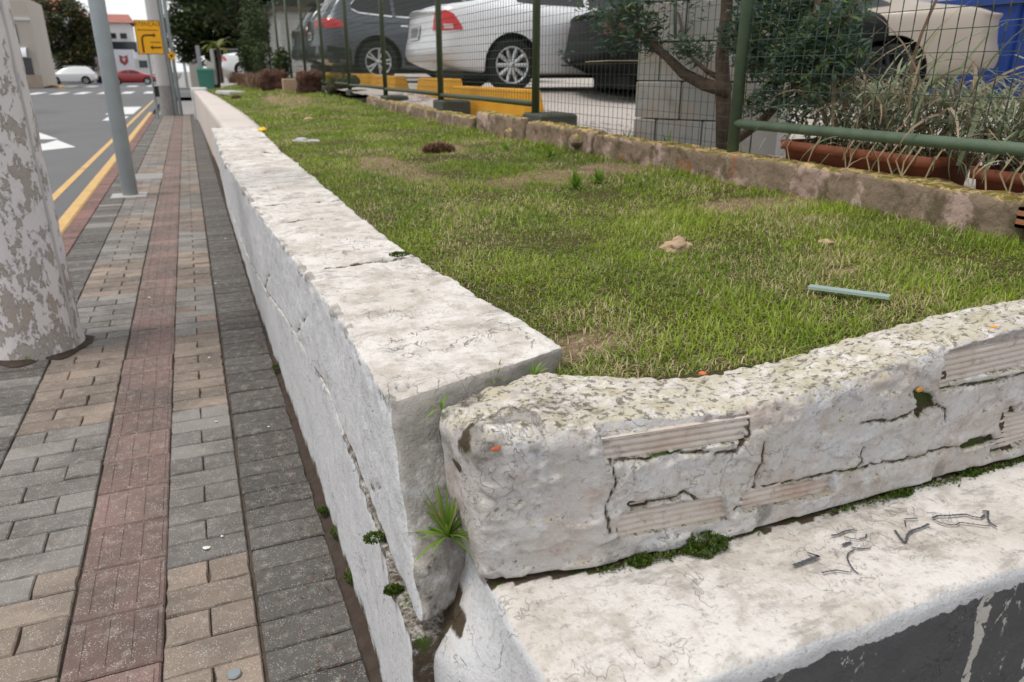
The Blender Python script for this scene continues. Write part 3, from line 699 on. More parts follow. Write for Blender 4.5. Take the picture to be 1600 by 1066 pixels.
def hollow(name, y0, m):                                      # the open end of a hollow brick
    b = MB(); x0, x1, z0, z1 = ex(1.35)+.004, ex(1.35)+.11, lawn_z(2, 1.35)+.045, lawn_z(2, 1.35)+.100; t = .009
    for (a0, a1, c0, c1) in ((x0, x1, z0, z0+t), (x0, x1, z1-t, z1), (x0, x0+t, z0, z1), (x1-t, x1, z0, z1), (x0, x1, (z0+z1)/2-t/2, (z0+z1)/2+t/2)): b.box((a0, y0, c0), (a1, y0+.09, c1))
    return b.build(name, m, edging)
hollow('hollow_brick', 1.235, M['raw_brick'])
for (px, py, rr) in ((730, 205, .055), (795, 212, .05), (895, 222, .045)):   # bulging broken mortar lumps
    p = onx(px, py, 2.0); o = MB(); bm = bmesh.new(); bmesh.ops.create_icosphere(bm, subdivisions=3, radius=rr)
    for vv in bm.verts: vv.co *= 1+.35*fbm(vv.co+Vector((px, 0, 0)), 14, 3); vv.co.y *= 1.4
    me = bpy.data.meshes.new('mortar_lump'); bm.to_mesh(me); bm.free(); me.materials.append(M['kerb']); ob = bpy.data.objects.new('mortar_lump', me); C.objects.link(ob); ob.location = (2.03, p[1], p[2]); ob.parent = edging

# ================================================================== GRASS, WEEDS, MOSS
def blade_mesh(name, P, L, Wd, lean, az, m, parent=None, curl=.5):
    """P (n,3) roots; one tapering two-segment blade each"""
    n = len(P); dx = np.cos(az); dy = np.sin(az); side = np.stack([-dy, dx, np.zeros(n)], 1)*(Wd/2)[:, None]
    dirh = np.stack([dx, dy, np.zeros(n)], 1); up = np.array([0, 0, 1.0])
    mid = P + dirh*(L*np.sin(lean)*.42)[:, None] + up*(L*np.cos(lean)*.55)[:, None]
    tip = P + dirh*(L*np.sin(lean+curl*.4))[:, None] + up*(L*np.cos(np.minimum(lean+curl*.4, 1.5)))[:, None]
    V = np.stack([P-side, P+side, mid-side*.8, mid+side*.8, tip], 1).reshape(-1, 3).astype(np.float32)
    b = (np.arange(n)*5)[:, None]
    loops = np.concatenate([b+np.array([[0, 1, 3, 2]]), b+np.array([[2, 3, 4]])], 1).ravel().astype(np.int32)
    starts = (np.arange(n)[:, None]*7 + np.array([[0, 4]])).ravel().astype(np.int32)
    me = bpy.data.meshes.new(name); me.vertices.add(n*5); me.vertices.foreach_set('co', V.ravel())
    me.loops.add(n*7); me.loops.foreach_set('vertex_index', loops); me.polygons.add(n*2); me.polygons.foreach_set('loop_start', starts)
    me.update(calc_edges=True); me.materials.append(m); o = bpy.data.objects.new(name, me); C.objects.link(o)
    if parent: o.parent = parent
    return o
bare = [(onz(610, 258, .73)[:2], .16, .60), (onz(850, 275, .74)[:2], .30, .22), (onz(1180, 318, .75)[:2], .28, .12), (onz(960, 262, .75)[:2], .2, .2), (onz(450, 160, .75)[:2], .35, 2.0), (onz(690, 232, .74)[:2], .2, .3), (onz(900, 535, .7)[:2], .10, .06), (onz(1310, 425, .73)[:2], .05, .03)]
roots = []
me_ = lawn.data; at_ = me_.attributes.new('bare', 'FLOAT', 'POINT')
at_.data.foreach_set('value', [max(0, min(1, 1.5-.9*noise.noise(Vector((v.co.x*7, v.co.y*5, 2)))-min(((v.co.x-c[0])/rx)**2+((v.co.y-c[1])/ry)**2 for c, rx, ry in bare)))  for v in me_.vertices])
for y0, y1, dens, ws, ls in ((.86, 2.2, 40000, .0025, .82), (2.2, 4.0, 22000, .0032, .85), (4.0, 7.5, 10000, .0045, .95), (7.5, 13, 3600, .0065, 1.15), (13, 23, 1800, .011, 1.3)):
    n = int(dens*(y1-y0)*1.6); X = rng.uniform(.44, 2.06, n); Y = rng.uniform(y0, y1, n); keep = []
    for x, y in zip(X, Y):
        lim = interp(TR, y)-.012 if y < 7.3 else interp(T2R, y)-.012
        if y < 1.15: ok = y > interp(BK, x)-.012 and x > lim-.02
        else: ok = x > lim
        if ok and y > 16 and x > 1.9: ok = False
        if ok:
            k = 1.0
            for c, rx, ry in bare:
                e = ((x-c[0])/rx)**2+((y-c[1])/ry)**2 + .9*noise.noise(Vector((x*7, y*5, 2)))+.5*noise.noise(Vector((x*19, y*15, 5)))
                if e < 1.6: k = min(k, .22+.78*max(0, min(1, e-.5)))
            q = .5+.9*noise.noise(Vector((x*3.1, y*2.3, 0)))+.3*noise.noise(Vector((x*9, y*9, 4)))
            ok = random.random() < k*max(.35, min(1, .55+q))
            if ok:
                ln = (.015+.020*max(0, min(1.2, q)))*random.uniform(.55, 1.45)*ls
                ed = min(abs(x-lim), abs(x-2.02)); ln *= 1+.9*math.exp(-(abs(x-2.02)/.10)**2)*random.random()+.35*math.exp(-(abs(x-lim)/.04)**2)
                roots.append((x, y, lawn_z(x, y)-.003, ln, ws*random.uniform(.7, 1.3)))
A = np.array(roots); n = len(A)
lean = np.abs(rng.normal(.72, .45, n)); flat = rng.random(n) < .22; lean[flat] = rng.uniform(1.1, 1.5, flat.sum())
stuff(tag(blade_mesh('grass', A[:, :3], A[:, 3], A[:, 4], lean, rng.uniform(0, 6.283, n), M['grass']), 'patchy green lawn grass with dry straw patches behind the wall', 'grass'))

th = rng.random(n) < .22; T = A[th]; nt_ = len(T); T = T + np.stack([rng.normal(0, .01, nt_), rng.normal(0, .01, nt_), rng.uniform(.003, .012, nt_), np.zeros(nt_), np.zeros(nt_)], 1)
M['thatch'] = blades('dry_thatch', ((.22, .17, .08), (.40, .33, .18)), ((.14, .10, .05), (.5, .43, .27)), .4, False)
stuff(tag(blade_mesh('dry_grass', T[:, :3], T[:, 3]*.8, T[:, 4]*.8, rng.uniform(1.2, 1.55, nt_), rng.uniform(0, 6.283, nt_), M['thatch']), 'straw coloured dry blades matted in the lawn', 'grass'))
def leafy(pts_m, name, m, parent=None):
    return mk(name, pts_m.v, pts_m.f, m, parent)
def rosette(nl, l, wd, m, name, up=.5, seed=0):               # a clump of arching leaves
    rd = random.Random(seed); b = MB()
    for i in range(nl):
        a = rd.uniform(0, 6.283); e = rd.uniform(up*.5, 1.35); ll = l*rd.uniform(.55, 1.1); pts = []
        for k in range(6):
            t = k/5; r_ = ll*t*math.cos(e); z = ll*(t*math.sin(e)*1.0 - t*t*.45*math.cos(e)); pts.append((r_*math.cos(a), r_*math.sin(a), z))
        b.ribbon(pts, [wd*q for q in (.5, .9, 1, .85, .5, .06)])
    return b
weed_defs = [(900, 290, .10, 'leafy weed clump in the bare patch in the middle of the lawn'), (935, 285, .09, 'leafy weed clump just right of the bare patch on the lawn'), (1090, 262, .11, 'tall weed tuft against the middle of the brick edging'),
  (1160, 285, .10, 'weed tuft at the edging in front of the block pillar'), (860, 245, .09, 'low weed clump by the mortar lumps of the edging'), (790, 238, .085, 'small weed clump left of the broken edging step'), (1350, 320, .10, 'grass tuft along the edging below the long planter'), (1480, 335, .11, 'grass tuft near the right end of the edging'), (1590, 360, .12, 'grass tuft beside the open hollow brick end')]
for i, (px, py, l, lb) in enumerate(weed_defs):
    p = onz(px, py, .745); t = rosette(34, l*1.0, .012, M['weed'], 'weed', .35, i); o = t.build('weed_clump', M['weed']); o.location = (p[0], p[1], lawn_z(p[0], p[1])); tag(o, lb, 'weed', 'weeds in the lawn')
for i, (px, py, z, l, lb) in enumerate(((1305, 205, .86, .12, 'green weed behind the edging at the foot of the green post'), (880, 158, .88, .16, 'green weed behind the edging left of the grey blocks'), (985, 205, .85, .14, 'bright weed sprouting at the left foot of the grey blocks'))):
    p = onx((1165, 1045, 980)[i], (232, 212, 195)[i], 2.2); o = rosette(16, l, .014, M['weed'], 'w', .9, 40+i).build('weed_clump', M['weed']); o.location = (2.2, p[1], .80); tag(o, lb, 'weed', 'weeds by the fence')
def moss(px, py, z, r_, lb, nm='moss_cushion', n=1500, flat=.55):
    p = onz(px, py, z) if not isinstance(px, tuple) else px; u = rng.normal(size=(n, 3)); u /= np.linalg.norm(u, axis=1)[:, None]; u[:, 2] = np.abs(u[:, 2])
    bump = np.array([1+.35*noise.noise(Vector(q*2.5)) for q in u]); P = u*r_*bump[:, None]*np.array([1.15, .75, flat])
    o = blade_mesh(nm, P, rng.uniform(.004, .008, n), rng.uniform(.002, .004, n), rng.uniform(0, 1.2, n), rng.uniform(0, 6.28, n), M['moss'])
    o.location = p; return tag(o, lb, 'moss', 'moss cushions on the walls')
moss(1095, 852, LZ, .040, 'thick round green moss cushion at the foot of the brick course'); moss(1000, 880, LZ, .016, 'tiny moss tuft left of the big moss cushion', n=500)
moss(1405, 770, LZ, .020, 'small moss patch on the ledge right of the scribbles', n=600, flat=.3); moss(1510, 738, LZ, .024, 'flat moss patch near the right end of the ledge', n=700, flat=.25); moss(1590, 712, LZ, .030, 'moss tuft at the right edge of the picture on the ledge', n=700)
for i, (px, py, lb) in enumerate(((552, 905, 'moss tuft at the wall foot nearest the camera'), (528, 835, 'moss tuft at the wall foot beside the dark pavers'), (505, 800, 'smallest moss tuft at the wall foot'), (432, 577, 'weedy tuft at the wall foot farther along'))):
    moss(px, py, .015, (.024, .022, .015, .022)[i], lb, n=500, flat=.75).scale = (.7, 1.5, 1)
for i, (y, z, r_) in enumerate(((1.13, .408, .016), (.99, .40, .012))): moss((wl(y, z)-.016, y, z), 0, 0, r_, ('moss in the open crack of the long wall', 'small moss bit low in the crack of the long wall')[i], n=400, flat=.8)
moss((.475, 1.94, .725), 0, 0, .022, 'little moss pad in the joint across the wall top', n=400, flat=.3)
xm = np.concatenate([rng.normal(c, .03, k) for c, k in ((.50, 60), (.60, 260), (.66, 160), (.95, 90), (1.05, 160), (1.18, 120), (1.28, 90), (1.36, 160))]); nm_ = len(xm)
Pm = np.stack([xm, np.interp(xm, [a for a, b in FR], [b for a, b in FR])-.003-np.abs(rng.normal(0, .006, nm_)), LZ+.001+rng.uniform(0, .006, nm_)], 1)
stuff(tag(blade_mesh('moss', Pm, rng.uniform(.003, .009, nm_), rng.uniform(.002, .004, nm_), rng.uniform(.2, 1.4, nm_), rng.uniform(0, 6.28, nm_), M['moss']), 'thin broken line of moss along the joint below the brick course', 'moss'))
# grass in the gap between wall end and course
def tuft(name, loc, nl, l, seed, lb, up=.9):
    o = rosette(nl, l, .0045, M['weed'], name, up, seed).build(name, M['weed']); o.location = loc; return tag(o, lb, 'grass tuft', 'grass tufts in the wall joints')
g0 = ony(700, 838, .925); tuft('grass_tuft', tuple(g0), 60, .10, 5, 'grass tuft growing out of the gap at the broken wall end', .6)
g1 = onz(770, 580, .715); tuft('grass_tuft', (g1[0], g1[1]-.01, .70), 12, .05, 6, 'small grass blades between wall top and brick course'); g2 = onz(830, 572, .715); tuft('grass_tuft', (g2[0], g2[1]-.01, .70), 14, .045, 8, 'small grass blades at the inner corner of the wall top')
g3 = ony(690, 640, 1.0); tuft('grass_tuft', tuple(g3), 6, .075, 9, 'few thin grass blades sticking out left of the brick course')

# ---- small things on the lawn
def lump(name, loc, r_, m, label, cat, sc=(1, 1, 1), amp=.4, seed=0, group=None, freq=1.2):
    bm = bmesh.new(); bmesh.ops.create_icosphere(bm, subdivisions=4, radius=1)
    for vv in bm.verts:
        k = 1+amp*noise.fractal(vv.co*freq+Vector((seed*3.7, 0, 0)), 1, 2, 4); vv.co = Vector((vv.co.x*sc[0], vv.co.y*sc[1], vv.co.z*sc[2]))*k*r_
    me = bpy.data.meshes.new(name); bm.to_mesh(me); bm.free(); me.materials.append(m); me.polygons.foreach_set('use_smooth', [True]*len(me.polygons))
    o = bpy.data.objects.new(name, me); C.objects.link(o); o.location = loc; return tag(o, label, cat, group)
def lawn_at(px, py, dz=0): p = onz(px, py, .735); p = onz(px, py, lawn_z(p[0], p[1])+dz); return (p[0], p[1], lawn_z(p[0], p[1])+dz)
lump('stone', lawn_at(1058, 386, .012), .034, M['stone'], 'rough beige stone lying in the lawn', 'stone', (1.15, .9, .72), .5, 2)
for i, (px, py, r_, lb) in enumerate(((482, 187, .045, 'pale flat stone in the far lawn'), (470, 222, .05, 'grey stone near the wall edge in the lawn'), (490, 223, .035, 'small grey stone beside the larger grey stone'), (1290, 378, .02, 'tan pebble in the lawn below the edging'))):
    lump('stone', lawn_at(px, py, .005), r_, M['stone'] if i in (0, 3) else M['concrete'], lb, 'stone', (1.2, 1, .45), .35, 5+i, 'stones in the lawn')
a, b = np.array(lawn_at(1264, 449, .014)), np.array(lawn_at(1390, 466, .014)); d = (b-a)/np.linalg.norm(b-a); sdv = np.array([-d[1], d[0], 0])*.0115; tz = np.array([0, 0, .006])
tag(mk('glass_strip', [a-sdv, b-sdv, b+sdv, a+sdv, a-sdv+tz, b-sdv+tz, b+sdv+tz, a+sdv+tz], [(3, 2, 1, 0), (4, 5, 6, 7), (0, 1, 5, 4), (1, 2, 6, 5), (2, 3, 7, 6), (3, 0, 4, 7)], M['strip']), 'narrow pale green glass strip lying on the lawn', 'glass strip')
def clump(px, py, r_, lb, sx=1.4, n=2600):
    p = lawn_at(px, py); u = rng.normal(size=(n, 3)); u /= np.linalg.norm(u, axis=1)[:, None]; u[:, 2] = np.abs(u[:, 2])*.6; P = u*r_*rng.uniform(.5, 1, n)[:, None]*np.array([sx, .9, 1])
    o = blade_mesh('dead_clump', P, rng.uniform(.02, .05, n), rng.uniform(.003, .006, n), rng.uniform(.3, 1.5, n), rng.uniform(0, 6.28, n), M['red_plant']); o.location = p
    lump_ = MB(); return tag(o, lb, 'dead plant', 'dead clumps on the lawn')
clump(686, 238, .075, 'dark brown dead plant clump on the lawn near the broken edging'); clump(370, 155, .09, 'dark dead clump in the far lawn near the wall', 1.2, 900)
p = onz(350, 141, .78); b = MB().bbox((-.14, -.6, 0), (.2, .5, .07), .02); o = b.build('stone_slab', M['concrete']); o.location = (p[0]+.02, p[1]-1.6, .735); o.rotation_euler.z = .2; tag(o, 'flat pale stone slab lying at the far end of the lawn', 'slab')
p = onz(404, 203, .735); lump('fallen_leaf', (p[0]+.03, p[1], .735), .045, plain('yellow_leaf', (.75, .48, .03), .6), 'yellow fallen fruit on the inner edge of the wall', 'fruit', (.8, 1.5, .45), .2, 3)

# ---- litter on the sidewalk
for i, (px, py, s, lb) in enumerate(((322, 856, .011, 'largest white petal scrap on the pavers'), (338, 659, .008, 'white scrap on the tan pavers beside the dark row'), (233, 465, .009, 'white scrap on the red tactile strip'), (420, 667, .006, 'tiny white scrap on the dark pavers by the wall'), (347, 838, .006, 'tiny white scrap right of the largest petal scrap'), (352, 373, .010, 'white scrap on the far dark pavers'), (337, 443, .009, 'white scrap at the edge of the far tan pavers'), (327, 559, .009, 'pale scrap on the middle tan pavers'))):
    p = onz(px, py, .003); b = MB(); rd = random.Random(i); k = 7; pts = [(s*rd.uniform(.5, 1.2)*math.cos(6.283*j/k), s*.8*rd.uniform(.5, 1.2)*math.sin(6.283*j/k), .002*rd.random()) for j in range(k)]
    b.add(pts+[(0, 0, .004)], [(j, (j+1) % k, k) for j in range(k)]); o = b.build('paper_scrap', M['white_bit']); o.location = p; tag(o, lb, 'scrap', 'white scraps on the sidewalk')
p = onz(366, 1053, .004); b = MB().lathe([(0, .003), (.013, .003), (.015, 0)], 16); o = b.build('metal_disc', M['galv']); o.location = p; tag(o, 'small round metal disc set in the pavers at the bottom edge', 'disc')
p = onz(232, 276, .004); b = MB().bbox((-.16, -.28, -.02), (.16, .28, .006), .006); o = b.build('manhole_cover', M['kerbstone']); o.location = p; tag(o, 'grey rectangular inspection cover in the sidewalk behind the steel pole', 'cover')
b = MB()                                                      # leaf crumbs along the wall foot
for i in range(420):
    y = random.uniform(1.1, 6)**1.0; x = .17-abs(random.gauss(0, .045)); s = random.uniform(.002, .007); a = random.uniform(0, 3.14)
    c_, s_ = math.cos(a)*s, math.sin(a)*s; b.add([(x-c_, y-s_, .004), (x+s_*.4, y-c_*.4, .006), (x+c_, y+s_, .005), (x-s_*.4, y+c_*.4, .007)], [(0, 1, 2, 3)])
stuff(tag(b.build('leaf_litter', plain('dry_leaf_litter', (.17, .075, .045), .85, var=.6, sc=60)), 'brown leaf crumbs scattered along the foot of the wall', 'leaf litter'))

# ================================================================== POLES AND SIGNS
pole = thing('utility_pole', 'thick concrete pole with peeling white paint in the left foreground', 'pole', (-.79, 3.78, 0))
zs_ = np.concatenate([np.linspace(-.02, 1.9, 60), np.linspace(2.1, 9, 12)]); v, f = [], []; NS = 64
for i, z in enumerate(zs_):
    r0 = .187-.0065*z + .010*math.exp(-max(0, z)/.06)
    for k in range(NS):
        an = 6.2832*k/NS; q = Vector((math.cos(an)*r0, math.sin(an)*r0, z)); rr = r0+.003*noise.fractal(q*9, 1, 2, 3); v.append((rr*math.cos(an), rr*math.sin(an), z))
    if i: f += [((i-1)*NS+k, (i-1)*NS+(k+1) % NS, i*NS+(k+1) % NS, i*NS+k) for k in range(NS)]
f.append(tuple(range((len(zs_)-1)*NS, len(zs_)*NS))); mk('shaft', v, f, M['pole'], pole, True)
MB().tube([(.170, -.085, .02), (.166, -.083, .55), (.162, -.08, 1.3), (.156, -.076, 2.4)], .006, 6).build('earth_wire', M['concrete'], pole)
tuft('grass_tuft', (-.80, 3.585, 0), 14, .05, 22, 'weeds at the foot of the peeling pole').scale = (1, .6, 1)
v, f = [], []
for k in range(48):
    an = 6.2832*k/48; r1 = .185; r2 = .225+.05*noise.fractal(Vector((math.cos(an)*2, math.sin(an)*2, 0)), 1, 2, 3); v += [(-.79+r1*math.cos(an), 3.78+r1*math.sin(an), .018), (-.79+r2*math.cos(an), 3.78+r2*math.sin(an), .0035)]
    k2 = (k+1) % 48; f.append((2*k, 2*k+1, 2*k2+1, 2*k2))
stuff(mk('dirt', v, f, M['red_dirt'], sidewalk, True))
gp = thing('steel_pole', 'plain galvanised steel pole standing on the sidewalk', 'pole', (-.677, 8.54, 0))
MB().lathe([(.074, 0), (.073, 1), (.071, 6), (.0, 6.01)], 32).build('shaft', M['galv'], gp, True); MB().bbox((-.18, -.14, -.03), (.16, .14, .006), .01).build('concrete_patch', M['concrete'], gp)
cp = thing('utility_pole', 'tall grey concrete pole at the street corner behind the yellow sign', 'pole', (-.568, 23.8, 0))
M['pole2'] = plain('pale_grey_concrete_pole', (.46, .45, .45), .85, .2, var=.12, sc=2, bsc=40)
MB().lathe([(.20, -.1), (.195, 0), (.14, 6), (.12, 10), (0, 10.01)], 24).build('shaft', M['pole2'], cp, True); MB().lathe([(.203, .0), (.200, .25), (.199, .8)], 24).build('stained_foot', M['kerbstone'], cp, True)
cb = MB()
for k, (dx, r_) in enumerate(((.22, .05), (.33, .045))): cb.tube([(dx, -.08, 0), (dx-.03, -.06, 5), (dx-.1, 0, 9)], r_, 8)
cb.build('cable_pipe', M['galv'], cp)
lp = thing('lamp_pole', 'slim pale pole just right of the corner pole', 'pole', (.05, 63.5, 0)); MB().lathe([(.10, 0), (.08, 9), (0, 9.01)], 16).build('shaft', M['galv'], lp, True)
for i, (px, py) in enumerate(((263.5, 67), (268, 87))):
    c = atscale(px, py, 57); t = thing('warning_sign', ('upper small yellow sign strapped to the corner pole', 'lower small yellow sign strapped to the corner pole')[i], 'sign', tuple(c), 0, 'small yellow signs on the corner pole')
    s = .11; MB().add([(0, 0, -s*1.3), (s, 0, 0), (0, 0, s*1.3), (-s, 0, 0), (0, .02, -s*1.3), (s, .02, 0), (0, .02, s*1.3), (-s, .02, 0)], [(0, 1, 2, 3), (7, 6, 5, 4), (0, 4, 5, 1), (1, 5, 6, 2), (2, 6, 7, 3), (3, 7, 4, 0)]).build('panel', M['sign_yellow'], t)
    MB().add([(-.035, -.004, -.02), (.0, -.004, -.05), (.035, -.004, -.02), (.02, -.004, .03), (-.02, -.004, .03)], [(0, 1, 2, 3, 4)]).build('symbol', M['ink'], t)
# detour sign
sg = thing('detour_sign', 'orange-yellow detour sign with two black arrows on a thin post', 'sign', (-.80, 22.3, 0))
MB().lathe([(.027, 0), (.027, 1.9), (0, 1.91)], 10).build('post', M['galv'], sg); b = MB().box((.02, -.05, .55), (.12, .05, .82)); b.build('clip_box', M['ink'], sg)
pc = atscale(212, 37, 59.5); pc2 = atscale(250, 84, 58.5); cxs_, czs_ = -.13, (pc[2]+pc2[2])/2; hw, hh = .30, .40; cx = pc[0]+hw+.80
def rect(name, x0, x1, z0, z1, y, m): return mk(name, [(x0, y, z0), (x1, y, z0), (x1, y, z1), (x0, y, z1)], [(0, 1, 2, 3)], m, sg)
MB().box((cx-hw, -.045, czs_-hh), (cx+hw, -.03, czs_+hh)).build('panel', M['sign_yellow'], sg)
for (x0, x1, z0, z1) in ((-hw, hw, hh-.015, hh), (-hw, hw, -hh, -hh+.015), (-hw, -hw+.015, -hh+.016, hh-.016), (hw-.015, hw, -hh+.016, hh-.016)): rect('border', cx+x0, cx+x1, czs_+z0, czs_+z1, -.047, M['sign_ink'])
def arrow(pts, wd, head): 
    b = MB(); b.ribbon([(cx+x, -.048, czs_+z) for x, z in pts], wd, (0, -1, 0)); (x0, z0), (x1, z1) = pts[-2], pts[-1]; s = 1 if x1 > x0 else -1
    b.add([(cx+x1, -.049, czs_+z1+head), (cx+x1+s*head*1.3, -.049, czs_+z1), (cx+x1, -.049, czs_+z1-head)], [(0, 1, 2)]); b.build('arrow', M['sign_ink'], sg)
arrow([(-.17, -.36), (-.17, -.05), (-.155, .0), (-.12, .035), (-.07, .05), (.10, .05)], .045, .055); arrow([(.26, -.24), (.06, -.24)], .04, .055)
def text(s, size, loc, m, parent, rot=(R(90), 0, 0), name='lettering', align='CENTER'):
    cu = bpy.data.curves.new('txt', 'FONT'); cu.body = s; cu.size = size; cu.align_x = align; cu.extrude = .0; to = bpy.data.objects.new('txt', cu); C.objects.link(to)
    dg = bpy.context.evaluated_depsgraph_get(); me = bpy.data.meshes.new_from_object(to.evaluated_get(dg)); bpy.data.objects.remove(to); me.materials.clear(); me.materials.append(m)
    o = bpy.data.objects.new(name, me); C.objects.link(o); o.location = loc; o.rotation_euler = rot; o.parent = parent; return o
text('ATENÇÃO', .125, (cx, -.048, czs_+.27), M['sign_ink'], sg)
b = MB()
for k in range(14): b.box((cx-.24+k*.034, -.048, czs_+.155), (cx-.218+k*.034, -.0475, czs_+.185))
for k in range(7): b.box((cx+.02+k*.034, -.048, czs_-.13), (cx+.042+k*.034, -.0475, czs_-.10))
stuff(b.build('small_print', M['sign_ink'], sg))

# ================================================================== FENCE
fence = thing('wire_fence', 'green tube-and-wire-mesh fence between the lawn and the parking lot', 'fence', (0, 0, 0))
FX = 2.09; RZ = .992; posts = [.35, 2.60, 4.62] + [6.68+2.1*k for k in range(11)]
for i, y in enumerate(posts):
    r_ = .0245 if i < 2 else .026
    MB().tube([(FX, y, lot_z(y)-.05), (FX, y, 2.75)], r_, 12).build('post', M['green_paint'] if i < 2 else M['dark_green'], fence, True)
    if i > 1:
        b = MB().bbox((FX+.0-.035, y-.17, lot_z(y)-.08), (FX+.22, y+.13, (.938 if i < 4 else .90)+.008*max(0, y-5)), .015); b.build('footing', M['dark_concrete'], fence)
def rail(y0, y1, r_, z, m): MB().tube([(FX, y0, z), (FX, (y0+y1)/2, z+.004), (FX, y1, z)], r_, 12).build('rail', m, fence, True)
rail(.35, 2.6, .0188, RZ, M['green_paint']); rail(.35, 2.6, .022, 2.7, M['green_paint']); rail(2.6, 4.62, .02, 2.7, M['dark_green'])
for a, b in zip(posts[2:-1], posts[3:]): rail(a, b, .019, RZ+.004*max(0, a-5), M['dark_green']); rail(a, b, .019, 2.7, M['dark_green'])
def mesh_panel(y0, y1, z0, z1, py, pz, r_, crimp, n=4):
    b = MB()
    for y in np.arange(y0+py/2, y1, py):
        if crimp:
            pts = []; z = z0; k = 0
            while z <= z1: pts.append((FX+(.004 if k % 2 else -.004), y+(.0035 if k % 2 else -.0035), z)); z += pz/2; k += 1
        else: pts = [(FX, y, z0), (FX, y, z1)]
        b.tube(pts, r_, n, False)
    for z in np.arange(z0+.01, z1, pz): b.tube([(FX-.002, y0, z), (FX-.002, (y0+y1)/2, z+.003*math.sin(z*40)), (FX-.002, y1, z)], r_, n, False)
    return b.build('wire_mesh', M['wire'], fence)
mesh_panel(.38, 2.57, RZ, 2.68, .050, .062, .0017, True)
mesh_panel(2.63, 4.59, .84, 2.68, .048, .055, .0013, False)
for a, b in zip(posts[2:-1], posts[3:]): mesh_panel(a+.03, b-.03, RZ, 2.68, .05, .055, .002, False, 3)

# ================================================================== YELLOW WHEEL STOPS
def stop(x, y0, y1, h, rz, lb, dz=0):
    b = MB(); l = y1-y0; s = .06
    b.add([(-.11, -l/2, 0), (.11, -l/2, 0), (.11, l/2, 0), (-.11, l/2, 0), (-.075, -l/2+s, h), (.075, -l/2+s, h), (.075, l/2-s, h), (-.075, l/2-s, h)], [(3, 2, 1, 0), (4, 5, 6, 7), (0, 1, 5, 4), (1, 2, 6, 5), (2, 3, 7, 6), (3, 0, 4, 7)])
    o = b.build('wheel_stop', M['yellow']); y = (y0+y1)/2; o.location = (x, y, lot_z(y)-.01+dz); o.rotation_euler.z = rz
    bv = o.modifiers.new('bevel', 'BEVEL'); bv.width = .012; bv.segments = 2; tag(o, lb, 'wheel stop', 'yellow wheel stops along the fence')
stop(2.50, 5.62, 7.30, .25, .05, 'nearest yellow concrete wheel stop behind the fence'); stop(2.74, 8.1, 9.55, .21, -.03, 'yellow wheel stop behind the silver sedan, second from the camera')
stop(2.72, 10.45, 12.0, .18, .0, 'yellow wheel stop below the grey wagon wheel'); stop(2.7, 12.25, 13.9, .18, .02, 'yellow wheel stop below the rear of the grey wagon'); stop(2.7, 14.3, 16.4, .18, 0, 'farthest yellow wheel stop beside the brick stumps')
# gravel
_b = bmesh.new(); bmesh.ops.create_icosphere(_b, subdivisions=1, radius=1); ICO_V = [tuple(v.co) for v in _b.verts]; ICO_F = [tuple(v.index for v in f.verts) for f in _b.faces]; _b.free()
b = MB()
for i in range(2600):
    x = FX+.05+abs(random.gauss(0, .5)); y = random.uniform(2.3, 9.5); s = random.uniform(.008, .022); z = lot_z(y) - (.04*max(0, 1-(x-2.0)/.6) if x < 2.6 else 0)
    sx, sy, sz = s*random.uniform(.6, 1.2), s*random.uniform(.6, 1.2), s*random.uniform(.3, .7); a = random.uniform(0, 6.28); c_, s_ = math.cos(a), math.sin(a)
    b.add([(x+(c_*vx*sx-s_*vy*sy)*random.uniform(.8, 1.15), y+(s_*vx*sx+c_*vy*sy)*random.uniform(.8, 1.15), z+vz*sz) for vx, vy, vz in ICO_V], ICO_F)
stuff(tag(b.build('gravel', plain('mixed_gravel', (.40, .34, .31), .95, .1, var=.5, sc=30)), 'loose pale gravel on the parking lot behind the fence', 'gravel'))

